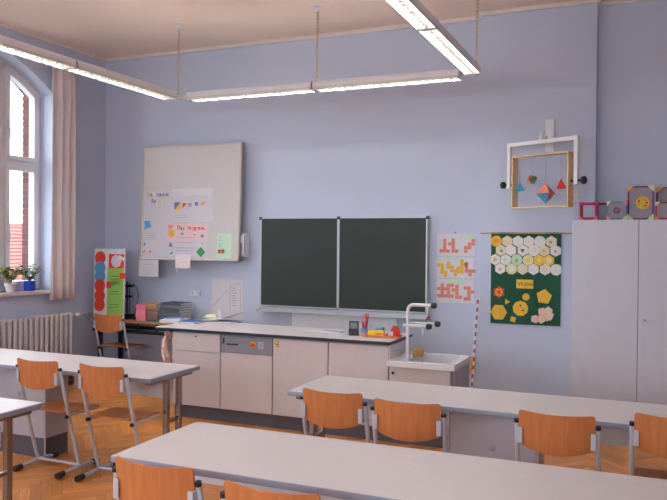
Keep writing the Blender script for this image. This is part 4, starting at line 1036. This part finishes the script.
# ================================================================== THINGS ON THE DESK
def onD(px, py): return on_z(px, py, DZ)
def slab(name, label, cat, px, py, wx, wy, th, m, rz=0, z=DZ, grp=None, cover=None):
    q = onD(px, py); T = thing(name, label, cat, (q.x, q.y, z), (0, 0, rz), grp)
    MB().box((-wx / 2, -wy / 2, .0), (wx / 2, wy / 2, th), .0015, 1).build('sheets' if not cover else 'pages', M_PAPER if cover else m, T)
    if cover: MB().box((-wx / 2 - .003, -wy / 2 - .003, th), (wx / 2 + .003, wy / 2 + .003, th + .002)).build('cover', cover, T)
    return T
slab('paper_stack', 'pile of white papers at the left end of the desk', 'papers', 174, 322.0, .22, .22, .03, M_PAPER, .1)
slab('booklet', 'blue covered booklet at the front of the paper pile', 'booklet', 192.5, 323, .20, .20, .022, M_PAPER, -.05, cover=flat('booklet_blue', (66, 96, 150)))
slab('booklet', 'dark blue booklet on top of the white paper pile', 'booklet', 175, 321.6, .19, .15, .012, M_PAPER, .25, z=DZ + .0305, cover=flat('booklet_navy', (88, 108, 146)))
# open brochure
q = onD(221, 321); T = thing('open_brochure', 'open white brochure with raised pages on the desk', 'brochure', (q.x, q.y, DZ), (0, 0, .12))
MB().grid(lambda u, v: Vector(((u - .5) * .40, (v - .5) * .22, .006 + .075 * u ** 2.0 + .006 * math.sin(u * 9))), 20, 4, (0, 0, .004)).build('upper_page', M_PAPER, T, True)
MB().box((-.2, -.12, 0), (.22, .11, .0035)).build('lower_page', flat('page_grey', (206, 204, 212)), T)
q = onD(236, 322.5); T = thing('pen', 'blue pen lying at the end of the brochure', 'pen', (q.x, q.y, DZ), (0, 0, .35))
MB().tube([(-.06, 0, .005), (.05, 0, .005)], .005, 8).build('barrel', BLUE, T, True); MB().tube([(.05, 0, .005), (.065, 0, .005)], .005, 8, radii=[.005, .001]).build('tip', M_BLACK, T, True)
q = onD(218, 317.5); T = thing('paper_pyramid', 'white folded paper pyramid standing behind the brochure', 'paper solid', (q.x, q.y + .04, DZ))
mb = MB(); vv = [mb.bm.verts.new(p) for p in ((-.05, -.03, 0), (.05, -.03, 0), (.0, .05, 0), (-.01, .0, .10))]
for f in ((0, 1, 3), (1, 2, 3), (2, 0, 3), (2, 1, 0)): mb.bm.faces.new([vv[i] for i in f])
mb.build('folded_sheet', M_PAPER, T)
q = onD(210, 317.5); T = thing('folded_paper', 'pale yellow folded paper beside the white paper pyramid', 'paper', (q.x, q.y + .03, DZ), (0, 0, .2))
MB().prism([(-.08, -.05, 0), (.08, -.05, 0), (.05, 0, .035), (-.05, 0, .03)], (0, .004, 0)).prism([(-.08, .05, 0), (.08, .05, 0), (.05, 0, .035), (-.05, 0, .03)], (0, .004, 0)).build('folded_sheet', PALEY, T)
slab('paper_sheet', 'white sheets with blue print on the middle of the desk', 'papers', 324, 331.5, .36, .12, .006, M_PAPER, -.1)
T = slab('paper_sheet', 'blue printed sheet lying on the white sheets', 'papers', 334, 331.8, .22, .06, .0015, flat('print_blue', (130, 150, 206)), -.12, z=DZ + .0065)
# desk clock
q = onD(353, 335.5); T = thing('desk_clock', 'black digital display standing on the desk', 'clock', (q.x, q.y + .02, DZ), (0, 0, .3))
MB().prism([(-.045, -.03, 0), (-.045, .03, 0), (-.045, .02, .13), (-.045, -.012, .13)], (.09, 0, 0)).build('case', M_BLACK, T)
MB().prism([(-.034, -.0215, .065), (.034, -.0215, .065), (.034, -.0145, .118), (-.034, -.0145, .118)], (0, -.0025, 0)).build('screen', flat('lcd', (72, 78, 84), .2), T)
MB().prism([(-.03, -.0285, .02), (.03, -.0285, .02), (.03, -.025, .045), (-.03, -.025, .045)], (0, -.003, 0)).build('keys', flat('key_grey', (60, 60, 66)), T)
# cup with scissors and pens
q = onD(364.5, 336); T = thing('pen_cup', 'small blue and pink cup of scissors and pens on the desk', 'pen holder', (q.x, q.y, DZ))
MB().lathe([(.03, 0), (.032, .07), (.029, .07), (.027, .006)], (0, 0, 0), 16).build('cup', flat('cup_pink', (196, 130, 160)), T, True)
MB().lathe([(.0325, .035), (.0335, .07), (.033, .07), (.032, .036)], (0, 0, 0), 16).build('cup_band', LBLUE, T, True)
for (x, y, hgt, m) in ((.012, 0, .2, RED), (.02, .01, .17, DKRED), (-.018, .0, .14, RED), (0, -.012, .12, BLUE), (-.01, .012, .13, LBLUE)):
    MB().tube([(x * .5, y * .5, .01), (x * 1.3, y * 1.3, hgt)], .007, 8).build('pen', m, T, True)
for s_ in (-1, 1):
    MB().tube([(.018 + s_ * .012 + .012 * math.cos(a), 0, .185 + .02 * math.sin(a)) for a in [i * PI / 6 for i in range(13)]], .004, 6, cap=False).build('scissor_grip', RED, T, True)
# wooden tray with yellow box and red tape
q = onD(382, 337); tz = DZ
T = thing('wooden_tray', 'thin orange wooden tray at the right end of the desk', 'tray', (q.x, q.y, DZ), (0, 0, .05))
MB().box((-.17, -.075, 0), (.17, .075, .008), .002).build('board', M_PLY, T)
for s_ in (-1, 1): MB().box((-.17, s_ * .075 - .004, .004), (.17, s_ * .075 + .004, .02), .002).build('rim', M_PLY, T)
bx = q + Vector((-.05, -.01, .0085))
T = thing('yellow_box', 'bright yellow box lying on the wooden tray', 'box', bx, (0, 0, .1))
MB().box((-.075, -.04, 0), (.075, .04, .045), .006).build('body', flat('bright_yellow', (240, 200, 30)), T); MB().box((.0, -.042, .012), (.06, -.039, .035)).build('label_patch', ORANGE, T); MB().box((-.03, -.03, .045), (.05, .03, .055), .004).build('lid', YEL, T)
T = thing('glue_stick', 'small blue stick lying on top of the yellow box', 'glue stick', bx + Vector((.03, .0, .0555)), (0, 0, .4)); MB().tube([(-.035, 0, .012), (.025, 0, .012)], .011, 10).build('barrel', LBLUE, T, True); MB().tube([(.025, 0, .012), (.045, 0, .012)], .0125, 10).build('cap', BLUE, T, True)
rx = q + Vector((.11, .01, .0085))
T = thing('tape_dispenser', 'red tape dispenser with white label at the end of the tray', 'tape dispenser', rx, (0, 0, .2))
MB().prism([(-.06, -.022, 0), (.06, -.022, 0), (.06, -.022, .03), (.03, -.022, .09), (-.005, -.022, .1), (-.03, -.022, .055), (-.06, -.022, .03)], (0, .044, 0)).build('body', flat('tape_red', (206, 40, 44)), T)
MB().box((-.05, -.0235, .012), (-.005, -.021, .05)).build('label_patch', M_PAPER, T)
MB().lathe([(.028, -.026), (.028, .026), (.012, .026), (.012, -.026)], (.02, 0, .06), 18, 'Y').build('roll', RED, T, True)

# striped measuring stick and set square by the pier
a = on_y(478.2, 296, 7.56); b = on_y(472.8, 395, 7.2)
T = thing('striped_stick', 'thin red and white striped stick leaning by the pier next to the sink', 'measuring stick', (b.x - .01, 7.1, 0))
top = Vector((a.x, 7.562, a.z)) - T.location; n = 30
for i in range(n):
    p0, p1 = top * (i / n), top * ((i + 1) / n)
    MB().tube([p0, p1], .010, 6).build('stripe', flat('stick_white', (226, 214, 210)) if i % 2 else flat('stick_red', (176, 60, 60)), T, True)
q0, q1 = on_y(456, 370, YF - .01), on_y(475.2, 353.5, YF - .01)
T = thing('set_square', 'orange wooden set square hung low on the wall behind the sink unit', 'set square', (q1.x, YF - .014, q0.z)); w_, h_ = q1.x - q0.x, q1.z - q0.z
mb = MB(); o_ = [(-w_, 0), (0, 0), (0, h_)]; i_ = [(-w_ * .55, .035), (-.045, .035), (-.045, h_ * .5)]
vo = [[mb.bm.verts.new((p[0], y, p[1])) for p in o_] for y in (0, .012)]; vi = [[mb.bm.verts.new((p[0], y, p[1])) for p in i_] for y in (0, .012)]
for i in range(3):
    j = (i + 1) % 3
    mb.bm.faces.new((vo[0][i], vo[0][j], vi[0][j], vi[0][i])); mb.bm.faces.new((vo[1][i], vi[1][i], vi[1][j], vo[1][j])); mb.bm.faces.new((vo[0][i], vo[1][i], vo[1][j], vo[0][j])); mb.bm.faces.new((vi[0][i], vi[0][j], vi[1][j], vi[1][i]))
mb.build('triangle', woodmat('set_square_wood', (214, 150, 60), (228, 170, 84), .5), T)
MB().lathe([(.005, -.012), (.005, .008), (.01, .011)], (-.02, 0, h_ * .55), 8, 'Y').build('hook', M_BLACKM, T)

# ================================================================== PLANTS ON THE SILL
def plant(name, label, px, py, X, square, potm, n, cols, hgt, spread, droop):
    q = on_x(px, py, X); zs = ZS + .004
    T = thing(name, label, 'plant', (X, q.y, zs), (0, 0, 0))
    if square: MB().prism([(-.045, -.045, 0), (.045, -.045, 0), (.045, .045, 0), (-.045, .045, 0)], (0, 0, .115)).build('pot', potm, T)
    else: MB().lathe([(.045, 0), (.06, .085), (.066, .085), (.066, .1), (.056, .1), (.05, .09)], (0, 0, 0), 18).build('pot', potm, T, True)
    MB().lathe([(.04, .085), (.04, .108 if square else .095)], (0, 0, 0), 12).build('soil', flat('soil', (70, 50, 38)), T)
    stems = MB(); lv = [MB() for _ in cols]
    for k in range(n):
        a = random.uniform(0, 2 * PI); L_ = hgt * random.uniform(.5, 1.1); s_ = spread * random.uniform(.3, 1)
        dirx = Vector((math.cos(a) * .7, math.sin(a), 0)); pts = []
        for i in range(6):
            u = i / 5; pts.append(Vector((0, 0, .1)) + dirx * s_ * u + Vector((0, 0, L_ * (u - droop * u * u))))
        stems.tube(pts, .003, 4)
        for i in range(1, 6):
            for sd in (-1, 1):
                p = pts[i]; g = (dirx * random.uniform(.2, 1) + Vector((-dirx.y, dirx.x, 0)) * sd * random.uniform(.4, 1) + Vector((0, 0, random.uniform(-.3, .6)))).normalized(); l = random.uniform(.035, .07)
                sdv = g.cross(Vector((0, 0, 1))).normalized() * l * .33; m = lv[(k + i) % len(cols)].bm; up = g.cross(sdv).normalized() * l * .12
                v = [m.verts.new(c) for c in (p, p + g * l * .5 + sdv, p + g * l, p + g * l * .5 - sdv, p + g * l * .5 - up)]
                for f in ((0, 1, 4), (1, 2, 4), (2, 3, 4), (3, 0, 4)): m.faces.new([v[x] for x in f])
    stems.build('stems', flat('stem', (92, 100, 56)), T)
    for m, c_ in zip(lv, cols): fo = m.build('foliage', c_, T); fo['kind'] = 'stuff'
LG1, LG2, LG3 = flat('leaf_green', (86, 118, 62)), flat('leaf_yellow', (160, 164, 70)), flat('leaf_dark', (62, 88, 60))
plant('potted_plant', 'bushy yellow green plant in a pale round pot on the window sill', 10.5, 287, -6.60, False, M_SILL, 20, (LG1, LG2, LG3), .34, .17, .5)
plant('potted_plant', 'leggy green plant in a blue square pot on the window sill', 29.5, 287, -6.60, True, mat('pot_blue', (36, 66, 190), .3), 14, (LG1, LG3), .30, .15, .35)
